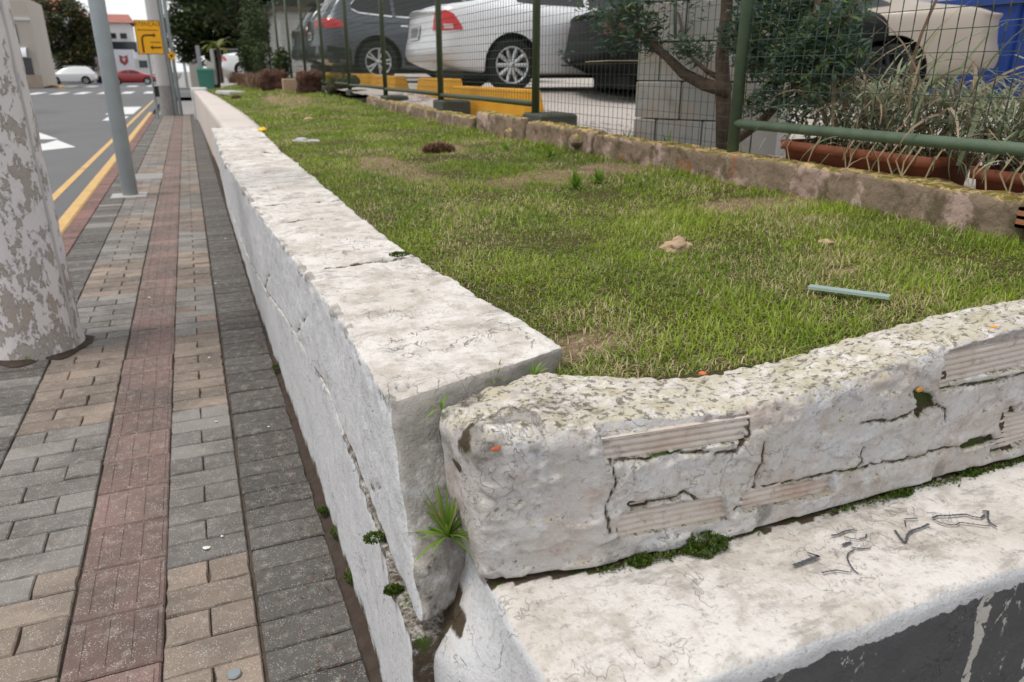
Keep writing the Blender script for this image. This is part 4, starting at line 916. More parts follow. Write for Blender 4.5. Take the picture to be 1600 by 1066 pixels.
# ================================================================== CARS
def catmull(t, xq):
    xs_ = np.array([a for a, b in t], float); ys_ = np.array([b for a, b in t], float); d = np.gradient(ys_, xs_)
    i = np.clip(np.searchsorted(xs_, xq)-1, 0, len(xs_)-2); h = xs_[i+1]-xs_[i]; s = np.clip((xq-xs_[i])/h, 0, 1)
    return float((2*s**3-3*s**2+1)*ys_[i]+(s**3-2*s**2+s)*h*d[i]+(-2*s**3+3*s**2)*ys_[i+1]+(s**3-s**2)*h*d[i+1])
def wheel(parent, loc, r_, rim_r, spokes, twin, side=-1, wname='wheel'):
    """tyre mesh (the wheel) with its rim as a sub-part; outer face towards local -y"""
    wd = .205; h = wd/2
    b = MB().lathe([(rim_r*.98, -h*.92), (rim_r*1.04, -h), (r_*.93, -h*1.0), (r_*.985, -h*.82), (r_, -h*.6), (r_, h*.6), (r_*.985, h*.82), (r_*.93, h), (rim_r, h*.9)], 40, 'y')
    t = b.build(wname, M['rubber'], parent, True); t.location = loc
    b = MB().lathe([(rim_r*1.0, -h*.95), (rim_r*.95, -h*.99), (rim_r*.90, -h*.80), (rim_r*.88, -h*.2), (rim_r*.88, h*.6)], 40, 'y')
    b.lathe([(0, -h*.86), (rim_r*.16, -h*.84), (rim_r*.20, -h*.66), (rim_r*.2, -h*.3)], 20, 'y')
    for k in range(spokes):
        for off in ((-.085, .085) if twin else (0,)):
            a0 = 6.2832*k/spokes + off*1.0; a1 = 6.2832*k/spokes + off*2.0; wdh = .016 if twin else .023
            p0 = Vector((math.cos(a0), 0, math.sin(a0)))*rim_r*.14; p1 = Vector((math.cos(a1), 0, math.sin(a1)))*rim_r*.92; tn = (p1-p0).normalized(); sd_ = Vector((-tn.z, 0, tn.x))
            y0, y1 = -h*.82, -h*.90
            vv = []
            for p, yy, ww in ((p0, y0, wdh*1.0), (p1, y1, wdh*1.15)):
                vv += [p-sd_*ww+Vector((0, yy+.012, 0)), p-sd_*ww*.5+Vector((0, yy, 0)), p+sd_*ww*.5+Vector((0, yy, 0)), p+sd_*ww+Vector((0, yy+.012, 0))]
            b.add(vv, [(0, 1, 5, 4), (1, 2, 6, 5), (2, 3, 7, 6)])
    b.build('rim', M['alloy'], t, True)
    MB().lathe([(0, -h*.1), (rim_r*.88, -h*.1)], 32, 'y').build('brake_disc', M['black_plastic'], t)
    if side > 0: t.rotation_euler.z = math.pi
    return t

def build_car(name, label, loc, rz, paint, sp, group='cars in the parking lot', detail=True, lights='red_light'):
    car = thing(name, label, 'car', loc, rz, group); L = sp['L']; W = sp['W']/2
    xs_ = sp['xs']; rings = []
    for x in xs_:
        zt, zb, zl = catmull(sp['top'], x), catmull(sp['belt'], x), catmull(sp['bot'], x); wb, wr = W*catmull(sp['w'], x), W*catmull(sp['roof'], x)
        gh = max(0, zt-zb)
        ring = [(wb-.14, zl), (wb-.035, zl+.02), (wb-.004, zl+.14), (wb+.0, zl+.55*(zb-zl)), (wb-.006, zb-.16), (wb-.028, zb-.045), (wb-.06, zb+.0)]
        if gh > .14:
            e = (wr, zt-.10); ring += [(wb-.06+(e[0]-wb+.06)*.33, zb+(e[1]-zb)*.33), (wb-.06+(e[0]-wb+.06)*.7, zb+(e[1]-zb)*.72), e, (wr-.09, zt-.025), (wr*.5, zt+.01), (0, zt+.018)]
        else:
            e = (wb-.10, zb+gh*.55); ring += [(wb-.075, zb+gh*.25), e, (wb-.15, zb+gh*.8), (wr-.09 if wr-.09 < wb-.2 else wb-.22, zb+gh*.93), (wr*.5, zb+gh+.01), (0, zb+gh+.018)]
        rings.append(ring)
    prof = sp.get('rear', [(0, 0), (2, 0)])
    def shear(x, z): return x + interp(prof, z)*max(0, 1-x/.55) + interp(sp.get('front', [(0, 0), (2, 0)]), z)*max(0, 1-(L-x)/.6)
    V = []; F_ = []; nr = len(rings[0]); full = 2*nr-1
    for x, ring in zip(xs_, rings):
        pts = [(-y, z) for y, z in ring] + [(y, z) for y, z in ring[-2::-1]]
        V += [(shear(x, z), y, z) for y, z in pts]
    for i in range(len(xs_)-1):
        for k in range(full-1): F_.append((i*full+k, (i+1)*full+k, (i+1)*full+k+1, i*full+k+1))
        F_.append((i*full+full-1, (i+1)*full+full-1, (i+1)*full, i*full))
    for end, i in ((0, 0), (1, len(xs_)-1)):                  # close rear and front with strips bulging outward
        base = i*full; fr = [.78, .45, 0, -.45, -.78]; prev = [base+k for k in range(nr)]
        for fq in fr+[None]:
            if fq is None: cur = [base+full-1-k for k in range(nr-1)] + [base+nr-1]
            else:
                cur = []
                for k in range(nr):
                    if k == nr-1: cur.append(base+nr-1); continue
                    x0, y0, z0 = V[base+k]; V.append((x0 + (-1 if end == 0 else 1)*.10*(1-fq*fq), y0*fq, z0)); cur.append(len(V)-1)
            for k in range(nr-1):
                a, b, c, d = prev[k], prev[k+1], cur[k+1], cur[k]; q = [a, b, c, d] if end == 0 else [d, c, b, a]; q2 = []
                for t in q:
                    if t not in q2: q2.append(t)
                if len(q2) > 2: F_.append(tuple(q2))
            prev = cur
    tmp = mk('tmp', V, F_, None, None, True); ms = tmp.modifiers.new('s', 'SUBSURF'); ms.levels = ms.render_levels = 2 if detail else 1
    cut = []
    for ax in sp['axles']:
        c = MB().lathe([(0, -W-.3), (sp['arch'], -W-.3), (sp['arch'], -W+.26), (0, -W+.26)], 36, 'y', (ax, 0, sp['wr']+.01)); c.lathe([(0, W-.26), (sp['arch'], W-.26), (sp['arch'], W+.3), (0, W+.3)], 36, 'y', (ax, 0, sp['wr']+.01))
        co = c.build('cut', None); bm = bmesh.new(); bm.from_mesh(co.data); bmesh.ops.remove_doubles(bm, verts=bm.verts, dist=1e-5); bmesh.ops.recalc_face_normals(bm, faces=bm.faces); bm.to_mesh(co.data); bm.free()
        bo = tmp.modifiers.new('b', 'BOOLEAN'); bo.operation = 'DIFFERENCE'; bo.object = co; bo.solver = 'EXACT'; cut.append(co)
    bpy.context.view_layer.update(); dg = bpy.context.evaluated_depsgraph_get(); me = bpy.data.meshes.new_from_object(tmp.evaluated_get(dg))
    for o in cut+[tmp]: bpy.data.objects.remove(o)
    me.materials.clear(); me.materials.append(paint); me.materials.append(M['black_plastic'])
    for p_ in me.polygons:                                    # the inside of the arches is black liner
        c = p_.center
        if any(math.hypot(c.x-ax, c.z-sp['wr']-.01) < sp['arch']*1.005 for ax in sp['axles']) and abs(c.y) < W+.02 and (abs(p_.normal.y) > .8 and abs(c.y) < W-.2 or abs(p_.normal.y) < .35): p_.material_index = 1
    me.polygons.foreach_set('use_smooth', [True]*len(me.polygons))
    body = bpy.data.objects.new('body', me); C.objects.link(body); body.parent = car
    try: me.set_sharp_from_angle(angle=R(42))
    except Exception: pass
    bvh = BVHTree.FromPolygons([v.co for v in me.vertices], [tuple(p.vertices) for p in me.polygons])
    def side_patch(nm, cols, m, off=.006, par=None, nz_=5, s=-1):
        """cols: (x, zlo, zhi) columns pressed on the flank"""
        v, f = [], []; dense = []
        for (a, b) in zip(cols[:-1], cols[1:]):
            for t in np.linspace(0, 1, 5)[:-1]: dense.append([a[j]+(b[j]-a[j])*t for j in range(3)])
        dense.append(cols[-1])
        for x, z0, z1 in dense:
            for k in range(nz_+1):
                z = z0+(z1-z0)*k/nz_; h = bvh.ray_cast(Vector((x, s*3, z)), Vector((0, -s, 0))); y = h[0].y if h[0] else s*W; v.append((x, y+s*off, z))
        f = [((i)*(nz_+1)+k, (i+1)*(nz_+1)+k, (i+1)*(nz_+1)+k+1, i*(nz_+1)+k+1) for i in range(len(dense)-1) for k in range(nz_)]
        if s > 0: f = [q[::-1] for q in f]
        return mk(nm, v, f, m, par or car, True)
    def rear_patch(nm, cols, m, off=.006, nz_=5, par=None):
        v, f = [], []; dense = []
        for (a, b) in zip(cols[:-1], cols[1:]):
            for t in np.linspace(0, 1, 5)[:-1]: dense.append([a[j]+(b[j]-a[j])*t for j in range(3)])
        dense.append(cols[-1])
        for y, z0, z1 in dense:
            for k in range(nz_+1):
                z = z0+(z1-z0)*k/nz_; h = bvh.ray_cast(Vector((-3, y, z)), Vector((1, 0, 0))); x = h[0].x if h[0] else 0; v.append((x-off, y, z))
        f = [((i)*(nz_+1)+k, i*(nz_+1)+k+1, (i+1)*(nz_+1)+k+1, (i+1)*(nz_+1)+k) for i in range(len(dense)-1) for k in range(nz_)]
        return mk(nm, v, f, m, par or car, True)
    for s in ((-1, 1) if detail else (-1,)):
        for wn in sp['windows']:
            g = side_patch('window', wn, M['window'], .007, None, 5, s)
            if sp.get('trim'):
                side_patch('window_trim', [(x, z0-.03, z0-.004) for x, z0, z1 in wn], M['chrome'], .009, g, 1, s); side_patch('window_trim', [(x, z1+.004, z1+.022) for x, z0, z1 in wn], M['chrome'], .009, g, 1, s)
        for q in sp.get('lamps_side', []): side_patch('tail_lamp', q, M[lights], .008, None, 5, s)
        for q in sp.get('sills', []): side_patch('sill', q, M['black_plastic'], .006, None, 3, s)
        for q in sp.get('creases', []): side_patch('crease', q, M['black_plastic'] if not sp.get('crease_chrome') else M['chrome'], .003, None, 1, s)
        for (x, z) in sp.get('handles', []): side_patch('door_handle', [(x, z, z+.03), (x+.2, z+.004, z+.034)], M['chrome'] if sp.get('trim') else paint, .02, None, 1, s)
    if sp.get('rear_glass'): rear_patch('rear_window', sp['rear_glass'], M['window'], .008)
    for q in sp.get('lamps_rear', []): rear_patch('tail_lamp', q, M[lights], .009); rear_patch('tail_lamp', [(-y, a, b) for y, a, b in q][::-1], M[lights], .009)
    for q in sp.get('lamps_clear', []): side_patch('reverse_lamp', q, M['clear_light'], .011)
    if sp.get('bumper'): rear_patch('rear_bumper', sp['bumper'], M['black_plastic'], .008)
    if sp.get('plate'):
        z0, z1 = sp['plate']; pl_ = rear_patch('number_plate', [(-.22, z0, z1), (.22, z0, z1)], M['plate'], .014, 2); rear_patch('plate_print', [(-.16, z0+.035, z1-.03), (.16, z0+.035, z1-.03)], plain('plate_grey', (.2, .2, .21), .6), .017, 2, pl_)
    if sp.get('spoiler'):
        x, z, wd = sp['spoiler']; b = MB(); b.add([(x-.16, -wd, z-.02), (x+.12, -wd*.97, z+.02), (x+.12, wd*.97, z+.02), (x-.16, wd, z-.02), (x-.16, -wd, z-.05), (x+.12, -wd*.97, z-.03), (x+.12, wd*.97, z-.03), (x-.16, wd, z-.05)], [(0, 1, 2, 3), (7, 6, 5, 4), (0, 4, 5, 1), (1, 5, 6, 2), (2, 6, 7, 3), (3, 7, 4, 0)]); b.build('spoiler', M['black_plastic'] if sp.get('spoiler_black') else paint, car)
    if sp.get('rails'):
        for s in (-1, 1): MB().tube([(.75, s*sp['rails'], sp['railz']-.02), (.95, s*sp['rails'], sp['railz']+.025), (2.6, s*sp['rails'], sp['railz']+.03), (2.8, s*sp['rails'], sp['railz']-.02)], .016, 6).build('roof_rail', M['chrome'], car, True)
    for ax in sp['axles']:
        for s in (-1, 1): wheel(car, (ax, s*(W-.115), sp['wr']), sp['wr'], sp['rim'], sp.get('spokes', 10), sp.get('twin', False), s)
    MB().box((.35, -W+.28, .16), (L-.4, W-.28, .34)).build('underbody', M['black_plastic'], car)
    return car
XS = [0, .04, .12, .25, .45, .7, .95, 1.2, 1.5, 1.9, 2.4, 2.8, 3.1, 3.4, 3.75, 4.05, 4.28, 4.40, 4.45]
sedan = dict(L=4.45, W=1.75, xs=XS, axles=(.92, 3.56), wr=.32, arch=.37, rim=.222, spokes=10,
    top=[(0, .96), (.12, 1.01), (.3, 1.045), (.6, 1.075), (.9, 1.15), (1.3, 1.32), (1.7, 1.42), (2.2, 1.44), (2.7, 1.38), (3.1, 1.18), (3.4, 1.02), (3.9, .94), (4.3, .80), (4.45, .68)],
    belt=[(0, .90), (.12, .95), (.45, .985), (1.2, .985), (2.4, .95), (3.3, .93), (4.0, .86), (4.45, .62)], bot=[(0, .36), (.2, .27), (.6, .22), (2, .20), (3.9, .21), (4.45, .30)],
    w=[(0, .80), (.05, .88), (.15, .945), (.35, .985), (.9, 1.0), (3.5, 1.0), (4.1, .95), (4.35, .85), (4.45, .74)], roof=[(0, .72), (.5, .74), (1.3, .66), (2.2, .64), (2.8, .68), (3.4, .8), (4.45, .6)],
    rear=[(0, .05), (.3, .02), (.42, -.055), (.56, -.06), (.62, .0), (.9, .03), (.98, -.015), (1.5, 0)],
    windows=[[(1.05, 1.06, 1.09), (1.3, 1.035, 1.2), (1.55, 1.03, 1.29), (1.95, 1.02, 1.33)], [(2.02, 1.02, 1.33), (2.45, 1.01, 1.31), (2.75, 1.0, 1.22), (2.98, .99, 1.05)]],
    lamps_side=[[(.02, .71, .93), (.10, .715, .945), (.18, .72, .90), (.27, .72, .755)]], lamps_clear=[[(.06, .735, .79), (.16, .735, .785)]], lamps_rear=[[(-.70, .71, .92), (-.58, .72, .92)]],
    plate=(.62, .80), creases=[[(1.06, .31, .325), (3.2, .31, .325)], [(2.0, .3, 1.0), (2.012, .3, 1.0)]], handles=[(1.75, .86)])
build_car('silver_sedan', 'silver four-door sedan parked behind the fence with red tail lamps and spoked rear wheel', (2.90, 10.02, lot_z(9.3)), 0, M['silver'], sedan)
suvx = [0, .04, .12, .25, .42, .6, .85, 1.2, 1.7, 2.2, 2.7, 3.0, 3.3, 3.65, 4.0, 4.3, 4.44, 4.5]
suv = dict(L=4.5, W=1.84, xs=suvx, axles=(.92, 3.62), wr=.355, arch=.43, rim=.235, spokes=5, twin=True,
    top=[(0, 1.04), (.1, 1.18), (.25, 1.40), (.42, 1.57), (.6, 1.63), (1.0, 1.67), (1.8, 1.69), (2.5, 1.63), (2.9, 1.48), (3.3, 1.18), (3.6, 1.08), (4.2, .98), (4.5, .78)],
    belt=[(0, 1.0), (.3, 1.06), (1.0, 1.07), (2.4, 1.04), (3.3, 1.01), (4.1, .92), (4.5, .7)], bot=[(0, .42), (.25, .30), (.7, .26), (3.9, .26), (4.5, .34)],
    w=[(0, .82), (.05, .89), (.15, .95), (.35, .985), (.9, 1.0), (3.6, 1.0), (4.2, .94), (4.5, .76)], roof=[(0, .8), (.3, .74), (.6, .70), (1.5, .68), (2.7, .69), (3.3, .8), (4.5, .6)],
    rear=[(0, .06), (.3, .03), (.45, -.05), (.62, -.05), (.7, .0), (1.05, .0), (1.2, .02), (2, 0)],
    windows=[[(.52, 1.23, 1.27), (.64, 1.17, 1.41), (.85, 1.15, 1.47), (1.22, 1.12, 1.50)], [(1.28, 1.12, 1.50), (1.7, 1.10, 1.51), (2.05, 1.09, 1.51)], [(2.11, 1.09, 1.51), (2.5, 1.08, 1.47), (2.85, 1.07, 1.27), (3.0, 1.07, 1.12)]],
    lamps_side=[[(.03, .90, 1.06), (.15, .90, 1.07), (.3, .91, 1.02), (.42, .92, .95)]], lamps_rear=[[(-.75, .9, 1.05), (-.42, .91, 1.04)]], trim=True,
    sills=[[(1.4, .30, .42), (3.15, .30, .42)], [(.05, .34, .62), (.45, .32, .56)]], bumper=[(-.72, .40, .62), (.72, .40, .62)], rear_glass=[(-.58, 1.2, 1.5), (.58, 1.2, 1.5)],
    plate=(.72, .86), creases=[[(.45, .985, .995), (3.3, .97, .98)]], handles=[(1.35, .93), (2.2, .92)], spoiler=(.40, 1.64, .60), rails=.60, railz=1.70)
build_car('grey_wagon', 'slate grey sport utility wagon with chrome window trim parked beyond the silver sedan', (2.28, 14.75, lot_z(14)), 0, M['suv'], suv)
suv_b = dict(suv); suv_b['spoiler_black'] = True; suv_b['trim'] = False
build_car('dark_wagon', 'dark grey utility wagon half hidden behind the slate grey one', (2.55, 19.3, lot_z(19)), .0, M['suv2'], suv_b, detail=False, lights='dark_red_light')
blk = dict(sedan, axles=(.74, 3.4), plate=None, lamps_clear=[], lamps_rear=[], lamps_side=[[(.0, .74, .87), (.07, .74, .87)]], bot=[(0, .46), (.2, .36), (.5, .24), (2, .20), (3.9, .21), (4.45, .30)])
bk_ = build_car('black_sedan', 'black sedan rear behind the shrub branches, right of the silver sedan', (4.42, 8.40, lot_z(7.4)), -.16, M['black'], blk, lights='dark_red_light')
bg_ = dict(sedan, plate=None, lamps_clear=[], lamps_rear=[], lamps_side=[], arch=.40)
q = atscale(1535, 80, 140); bc = build_car('beige_car', 'dusty beige car with dark wheel arch and white sheet behind the strap-leaf plants', (q[0]+.74, q[1]+.5, .86), R(124), M['beige'], bg_, lights='dark_red_light')
for ch in list(bc.children)+list(bk_.children):
    for g_ in ch.children:
        if g_.name.startswith('rim'): g_.data.materials.clear(); g_.data.materials.append(M['black_plastic'])
sh = MB(); g_ = [(1.25+.75*j/8+.22*k/6, .895+.010*math.sin(2*j+k), .50+.46*k/6) for j in range(9) for k in range(7)]
sh.add(g_, [(j*7+k, j*7+k+1, (j+1)*7+k+1, (j+1)*7+k) for j in range(8) for k in range(6)]); shc = sh.build('printed_sheet', M['white_bit'], bc, True)
text('99', .24, (1.75, .912, .74), M['sign_ink'], bc, (R(90), 0, R(180)), 'print')
# far cars
hs = dict(suv)
for nm, lb, px, py, s, m, rz, sp in (('white_car', 'white car crossing at the far left junction', 73, 127, 15.6, 'white_car', math.pi, suv), ('red_car', 'dark red car at the far junction behind the steel pole', 168, 127, 16, 'red_car', 0.0, sedan), ('pale_car', 'pale silver car behind the far wire gate', 357, 118, 34, 'white_car', -.35, sedan), ('far_car', 'dark small car far down the street', 208, 122, 12, 'suv2', 1.2, sedan), ('far_car', 'small red car far down the street', 224, 120, 11, 'red_car', 1.4, sedan)):
    p = atscale(px, py, s); off = 4.5 if rz > 3 else 0
    build_car(nm, lb, (p[0]+off, p[1], -.12 if nm != 'pale_car' else p[2]-.1), rz, M[m], sp, 'cars in the far street', detail=False)

# ================================================================== BLOCK PILLAR
pil = thing('block_pillar', 'pillar of stacked smooth grey concrete blocks behind the fence', 'block pillar', (2.28, 3.70, .76), -R(60))
bl, bh, bd = .27, .195, .20; BM = MB().bbox((0, 0, 0), (bl-.009, bd, bh-.007), .006).build('concrete_block', M['block']); bme = BM.data; bpy.data.objects.remove(BM)
BH = MB().bbox((0, 0, 0), (bl/2-.009, bd, bh-.007), .006).build('concrete_block', M['block']); hme = BH.data; bpy.data.objects.remove(BH)
for r_ in range(9):
    x = 0; seq = ('F', 'F', 'F') if r_ % 2 else ('H', 'F', 'F', 'H')
    for k in seq:
        o = bpy.data.objects.new('concrete_block', bme if k == 'F' else hme); C.objects.link(o); o.parent = pil; o.location = (x, random.gauss(0, .003), r_*bh); o.rotation_euler.z = random.gauss(0, .006); x += bl if k == 'F' else bl/2

# ================================================================== SHRUB
shrub = thing('shrub', 'blue-green leafed shrub with bare brown branches growing through the fence', 'shrub', (2.36, 2.95, .8))
def P3(px, py, X): p = onx(px, py, X); return Vector((p[0], p[1], p[2])) - Vector(shrub.location)
def tube_part(nm, pts, r_, m=None): return MB().tube(pts, r_, 9).build(nm, m or M['bark'], shrub, True)
tube_part('trunk', [P3(1132, 232, 2.34), P3(1130, 150, 2.34), P3(1128, 90, 2.33), P3(1135, 20, 2.33), P3(1140, -120, 2.36)], [.042, .036, .032, .028, .02])
tube_part('branch', [P3(1138, 142, 2.33), P3(1100, 132, 2.28), P3(1068, 115, 2.22), P3(1045, 92, 2.16), P3(1010, 60, 2.08), P3(968, 38, 2.0)], [.034, .030, .026, .020, .016, .012])
tube_part('branch', [P3(1045, 92, 2.16), P3(1005, 62, 2.10), P3(990, 20, 2.08), P3(975, -30, 2.05)], [.018, .014, .012, .008])
tube_part('branch', [P3(1130, 125, 2.33), P3(1105, 112, 2.34), P3(1075, 85, 2.36), P3(1055, 0, 2.4)], [.016, .012, .008, .006])
tube_part('branch', [P3(1135, 230, 2.34), P3(1190, 190, 2.3), P3(1230, 145, 2.26), P3(1262, 120, 2.24), P3(1268, 60, 2.25), P3(1285, -40, 2.3)], [.022, .020, .018, .017, .014, .010])
tube_part('branch', [P3(1178, 120, 2.36), P3(1180, 30, 2.4), P3(1190, -60, 2.4)], [.02, .018, .012]); tube_part('branch', [P3(1262, 120, 2.24), P3(1300, 60, 2.2), P3(1340, 5, 2.2)], [.01, .008, .005])
tube_part('twig', [P3(1048, 70, 2.16), P3(1000, 95, 2.10), P3(950, 95, 2.06), P3(915, 97, 2.04)], [.004, .003, .0025, .002], M['straw']); tube_part('twig', [P3(1055, 60, 2.2), P3(1055, -20, 2.22)], .008, M['green_paint'])
def leaf_mesh(name, cs, l, wd, m, parent, seed=3, n_per=None):
    """cs: (centre, radius vector, count) clouds; four-faced folded leaves in sprays"""
    g = np.random.default_rng(seed); V = []; F_ = []
    for c, rad, cnt in cs:
        u = g.normal(size=(cnt, 3)); u /= np.linalg.norm(u, axis=1)[:, None]; u *= (g.random(cnt)**.45)[:, None]; Pn = np.array(c)+u*np.array(rad)
        for p in Pn:
            a = g.uniform(0, 6.283); e = g.uniform(-.5, .9); t = Vector((math.cos(a)*math.cos(e), math.sin(a)*math.cos(e), math.sin(e))); sd_ = t.cross(Vector((g.normal()*.5, g.normal()*.5, 1))).normalized(); nn = sd_.cross(t)
            ll = l*g.uniform(.6, 1.25); ww = wd*g.uniform(.7, 1.2); p = Vector(p); k = len(V)
            V += [p, p+t*ll*.5+sd_*ww/2+nn*ll*.05, p+t*ll, p+t*ll*.5-sd_*ww/2+nn*ll*.05, p+t*ll*.5-nn*ll*.03]; F_ += [(k, k+4, k+1), (k+4, k+2, k+1), (k, k+3, k+4), (k+4, k+3, k+2)]
    return mk(name, [tuple(v) for v in V], F_, m, parent)
def cl(px, py, X, r_, n): p = P3(px, py, X); return (tuple(p), (r_, r_, r_), n)
leaf_mesh('foliage', [cl(1230, 40, 2.3, .17, 1150), cl(1180, 90, 2.25, .10, 420), cl(1290, 60, 2.2, .11, 420), cl(1215, 130, 2.22, .09, 260), cl(1270, 10, 2.35, .18, 700), cl(1175, 20, 2.3, .10, 300), cl(1240, 95, 2.2, .10, 380), cl(1330, 20, 2.2, .07, 90), cl(1320, 90, 2.2, .09, 220), cl(1180, 165, 2.2, .06, 110), cl(1290, 130, 2.18, .09, 240), cl(1240, 170, 2.2, .07, 130), cl(1160, 60, 2.28, .09, 260), cl(1270, 80, 2.24, .14, 500),
   cl(1010, 55, 2.08, .10, 260), cl(955, 60, 2.02, .09, 190), cl(970, 15, 2.03, .10, 200), cl(1065, 75, 2.18, .06, 110), cl(1005, 10, 2.06, .14, 240), cl(935, 30, 2.0, .06, 60), cl(1090, 85, 2.25, .07, 90), cl(885, 85, 2.02, .03, 16), cl(920, 0, 2.0, .09, 70), cl(1080, 5, 2.3, .10, 50), cl(1140, 60, 2.3, .07, 120), cl(1200, -60, 2.4, .25, 900), cl(1000, -60, 2.1, .22, 400)], .046, .015, M['bush'], shrub)

# ================================================================== PLANTERS AND STRAP-LEAF PLANTS
def planter(y0, y1, lb):
    t = thing('planter', lb, 'planter', (FX+.17+(.03 if y0 < 1.5 else 0), (y0+y1)/2, .775-(.018 if y0 < 1.5 else 0)), 0, 'terracotta planters under the fence rail'); l = (y1-y0)/2; z1 = .165; b = MB(); ring = []
    def rr(hx, hy, z, n=6):
        out = []
        for sx, sy, a0 in ((1, 1, 0), (-1, 1, 90), (-1, -1, 180), (1, -1, 270)):
            for k in range(n): a = R(a0+90*k/(n-1)); out.append((sx*(hx-.03)+.03*math.cos(a), sy*(hy-.03)+.03*math.sin(a), z))
        return out
    lv = [rr(.085, l-.03, 0), rr(.098, l-.012, z1-.035), rr(.112, l, z1-.033), rr(.114, l+.002, z1), rr(.100, l-.012, z1), rr(.094, l-.02, z1-.05)]; n = 24; V = sum(lv, [])
    f = [(i*n+k, i*n+(k+1) % n, (i+1)*n+(k+1) % n, (i+1)*n+k) for i in range(5) for k in range(n)] + [tuple(range(n-1, -1, -1))]; mk('pot', V, f, M['terracotta'], t, True)
    mk('potting_soil', lv[5], [tuple(range(n))], M['soil'], t); return t
planter(1.69, 2.40, 'long terracotta planter trough under the green rail'); planter(1.00, 1.60, 'terracotta planter trough at the right edge of the picture')
leaf_meshes = []
for i in range(14):
    rd = random.Random(100+i); b = MB(); l = rd.uniform(.30, .56); e = rd.uniform(.6, 1.45); dro = rd.uniform(.6, 1.5); pts = []
    th = e; p = Vector((0, 0, 0)); pts.append(p.copy())
    for k in range(9): th -= dro/9*(1+k*.12); p = p + Vector((math.cos(th), rd.uniform(-.08, .08), math.sin(th)))*l/9; pts.append(p.copy())
    wd = rd.uniform(.009, .015); b.ribbon(pts, [wd*q for q in (.7, .85, 1, 1, 1, .95, .85, .7, .45, .08)]); o = b.build('leaf', M['strap']); leaf_meshes.append(o.data); bpy.data.objects.remove(o)
for i, (y0, y1, nl, lb) in enumerate(((1.62, 2.42, 298, 'tangle of pale strap leaves arching over the long planter'), (.95, 1.63, 295, 'tangle of pale strap leaves over the planter at the right edge'))):
    t = thing('strap_leaf_plant', lb, 'plant', (FX+.18, (y0+y1)/2, .92), 0, 'strap-leaf plants in the planters'); ly = (y1-y0)/2
    for k in range(nl):
        o = bpy.data.objects.new('leaf', random.choice(leaf_meshes)); C.objects.link(o); o.parent = t
        o.location = (random.gauss(.05, .06), random.uniform(-ly, ly), random.uniform(-.02, .12)); o.rotation_euler = (random.gauss(0, .25), random.gauss(0, .35), random.uniform(0, 6.283)); s = random.uniform(.6, 1.12)*(1.35 if k % 3 == 0 else 1); s *= .55 if math.cos(o.rotation_euler.z) < -.2 else 1; o.scale = (s, s, s)
    b = MB()
    for k in range(1500):                                      # dead thatch hanging low, extra strands added as a dark backdrop to pale ground
        a = random.uniform(0, 6.283); p = Vector((random.gauss(.06, .08), random.uniform(-ly, ly), random.uniform(.0, .24))); d = Vector((math.cos(a), math.sin(a)*1.4, random.uniform(-.5, .5)))*random.uniform(.05, .12)
        b.ribbon([p, p+d*.5+Vector((0, 0, .015)), p+d+Vector((0, 0, -.02))], [.004, .005, .001])
    b.build('thatch', M['strap'], t)
    for k in range(11):
        b = MB()                                       # blades drooping over the pot front
        y = random.uniform(-ly*.9, ly*.9); x = -.10; b.ribbon([(x+.06, y, .06), (x-.01, y+.01, .05), (x-.035, y+.02, .0), (x-.045, y+random.uniform(-.05, .05), -.07), (x-.03, y+random.uniform(-.06, .06), -.115)], [.005, .006, .006, .005, .002], (1, 0, 0))
        b.build('drooping_leaf', M['straw'], t)

# ================================================================== STUMPS AND BORDER PLANTS
def pier(px, py, s, w_, h_, m, lb, seed):
    p = atscale(px, py, s); p[2] = lawn_z(1.9, p[1]); 
    t = thing('brick_stump', lb, 'stump', (0, 0, 0), 0, 'rough stumps along the far lawn edge')
    rough_box('stump_body', np.linspace(p[0]-w_/2, p[0]+w_/2, 16), np.linspace(p[1]-w_/2, p[1]+w_/2, 16), np.linspace(p[2]-.05, p[2]+h_, 18), .09, lambda x, y, z: (x, y, z), lambda q, n, r_: .11*fbm((q[0]+seed, q[1], q[2]), 3.2, 4)+.015*fbm(q, 25, 3), m, t)
    n = 700; sd_ = rng.integers(0, 5, n); uu = rng.uniform(-.5, .5, (n, 3)); 
    for k in range(n):
        if sd_[k] == 4: uu[k, 2] = .5
        elif sd_[k] < 2: uu[k, 0] = (-.46, .46)[sd_[k]]
        else: uu[k, 1] = (-.46, .46)[sd_[k]-2]
    P = np.stack([p[0]+uu[:, 0]*w_, p[1]+uu[:, 1]*w_, p[2]+(uu[:, 2]+.5)*h_*.97], 1)
    blade_mesh('fibres', P, rng.uniform(.03, .09, n), rng.uniform(.006, .014, n), rng.uniform(.1, 1.5, n), rng.uniform(0, 6.28, n), M['red_plant'] if m is M['stump'] else M['moss'], t)
M['stump'] = plain('reddish_brown_stump', (.075, .04, .03), .95, .1, var=.6, sc=14, bsc=30, bst=1); M['stump2'] = plain('dark_mossy_stump', (.045, .042, .025), .95, .1, var=.7, sc=9, bsc=30, bst=1)
pier(536, 160, 100, .42, .27, M['stump2'], 'dark mossy broken stump nearest the fence rail', 1); pier(488, 157, 92, .40, .32, M['stump'], 'middle reddish-brown stump on the far lawn', 5); pier(431, 152, 82, .40, .33, M['stump'], 'left reddish-brown stump on the far lawn', 9)
p = atscale(474, 122, 92); lump('red_fragment', (p[0], p[1], lawn_z(1.9, p[1])+.30), .045, M['terracotta'], 'small reddish tile fragment standing on the middle stump', 'fragment', (.7, .7, 1.3), .3, 4)
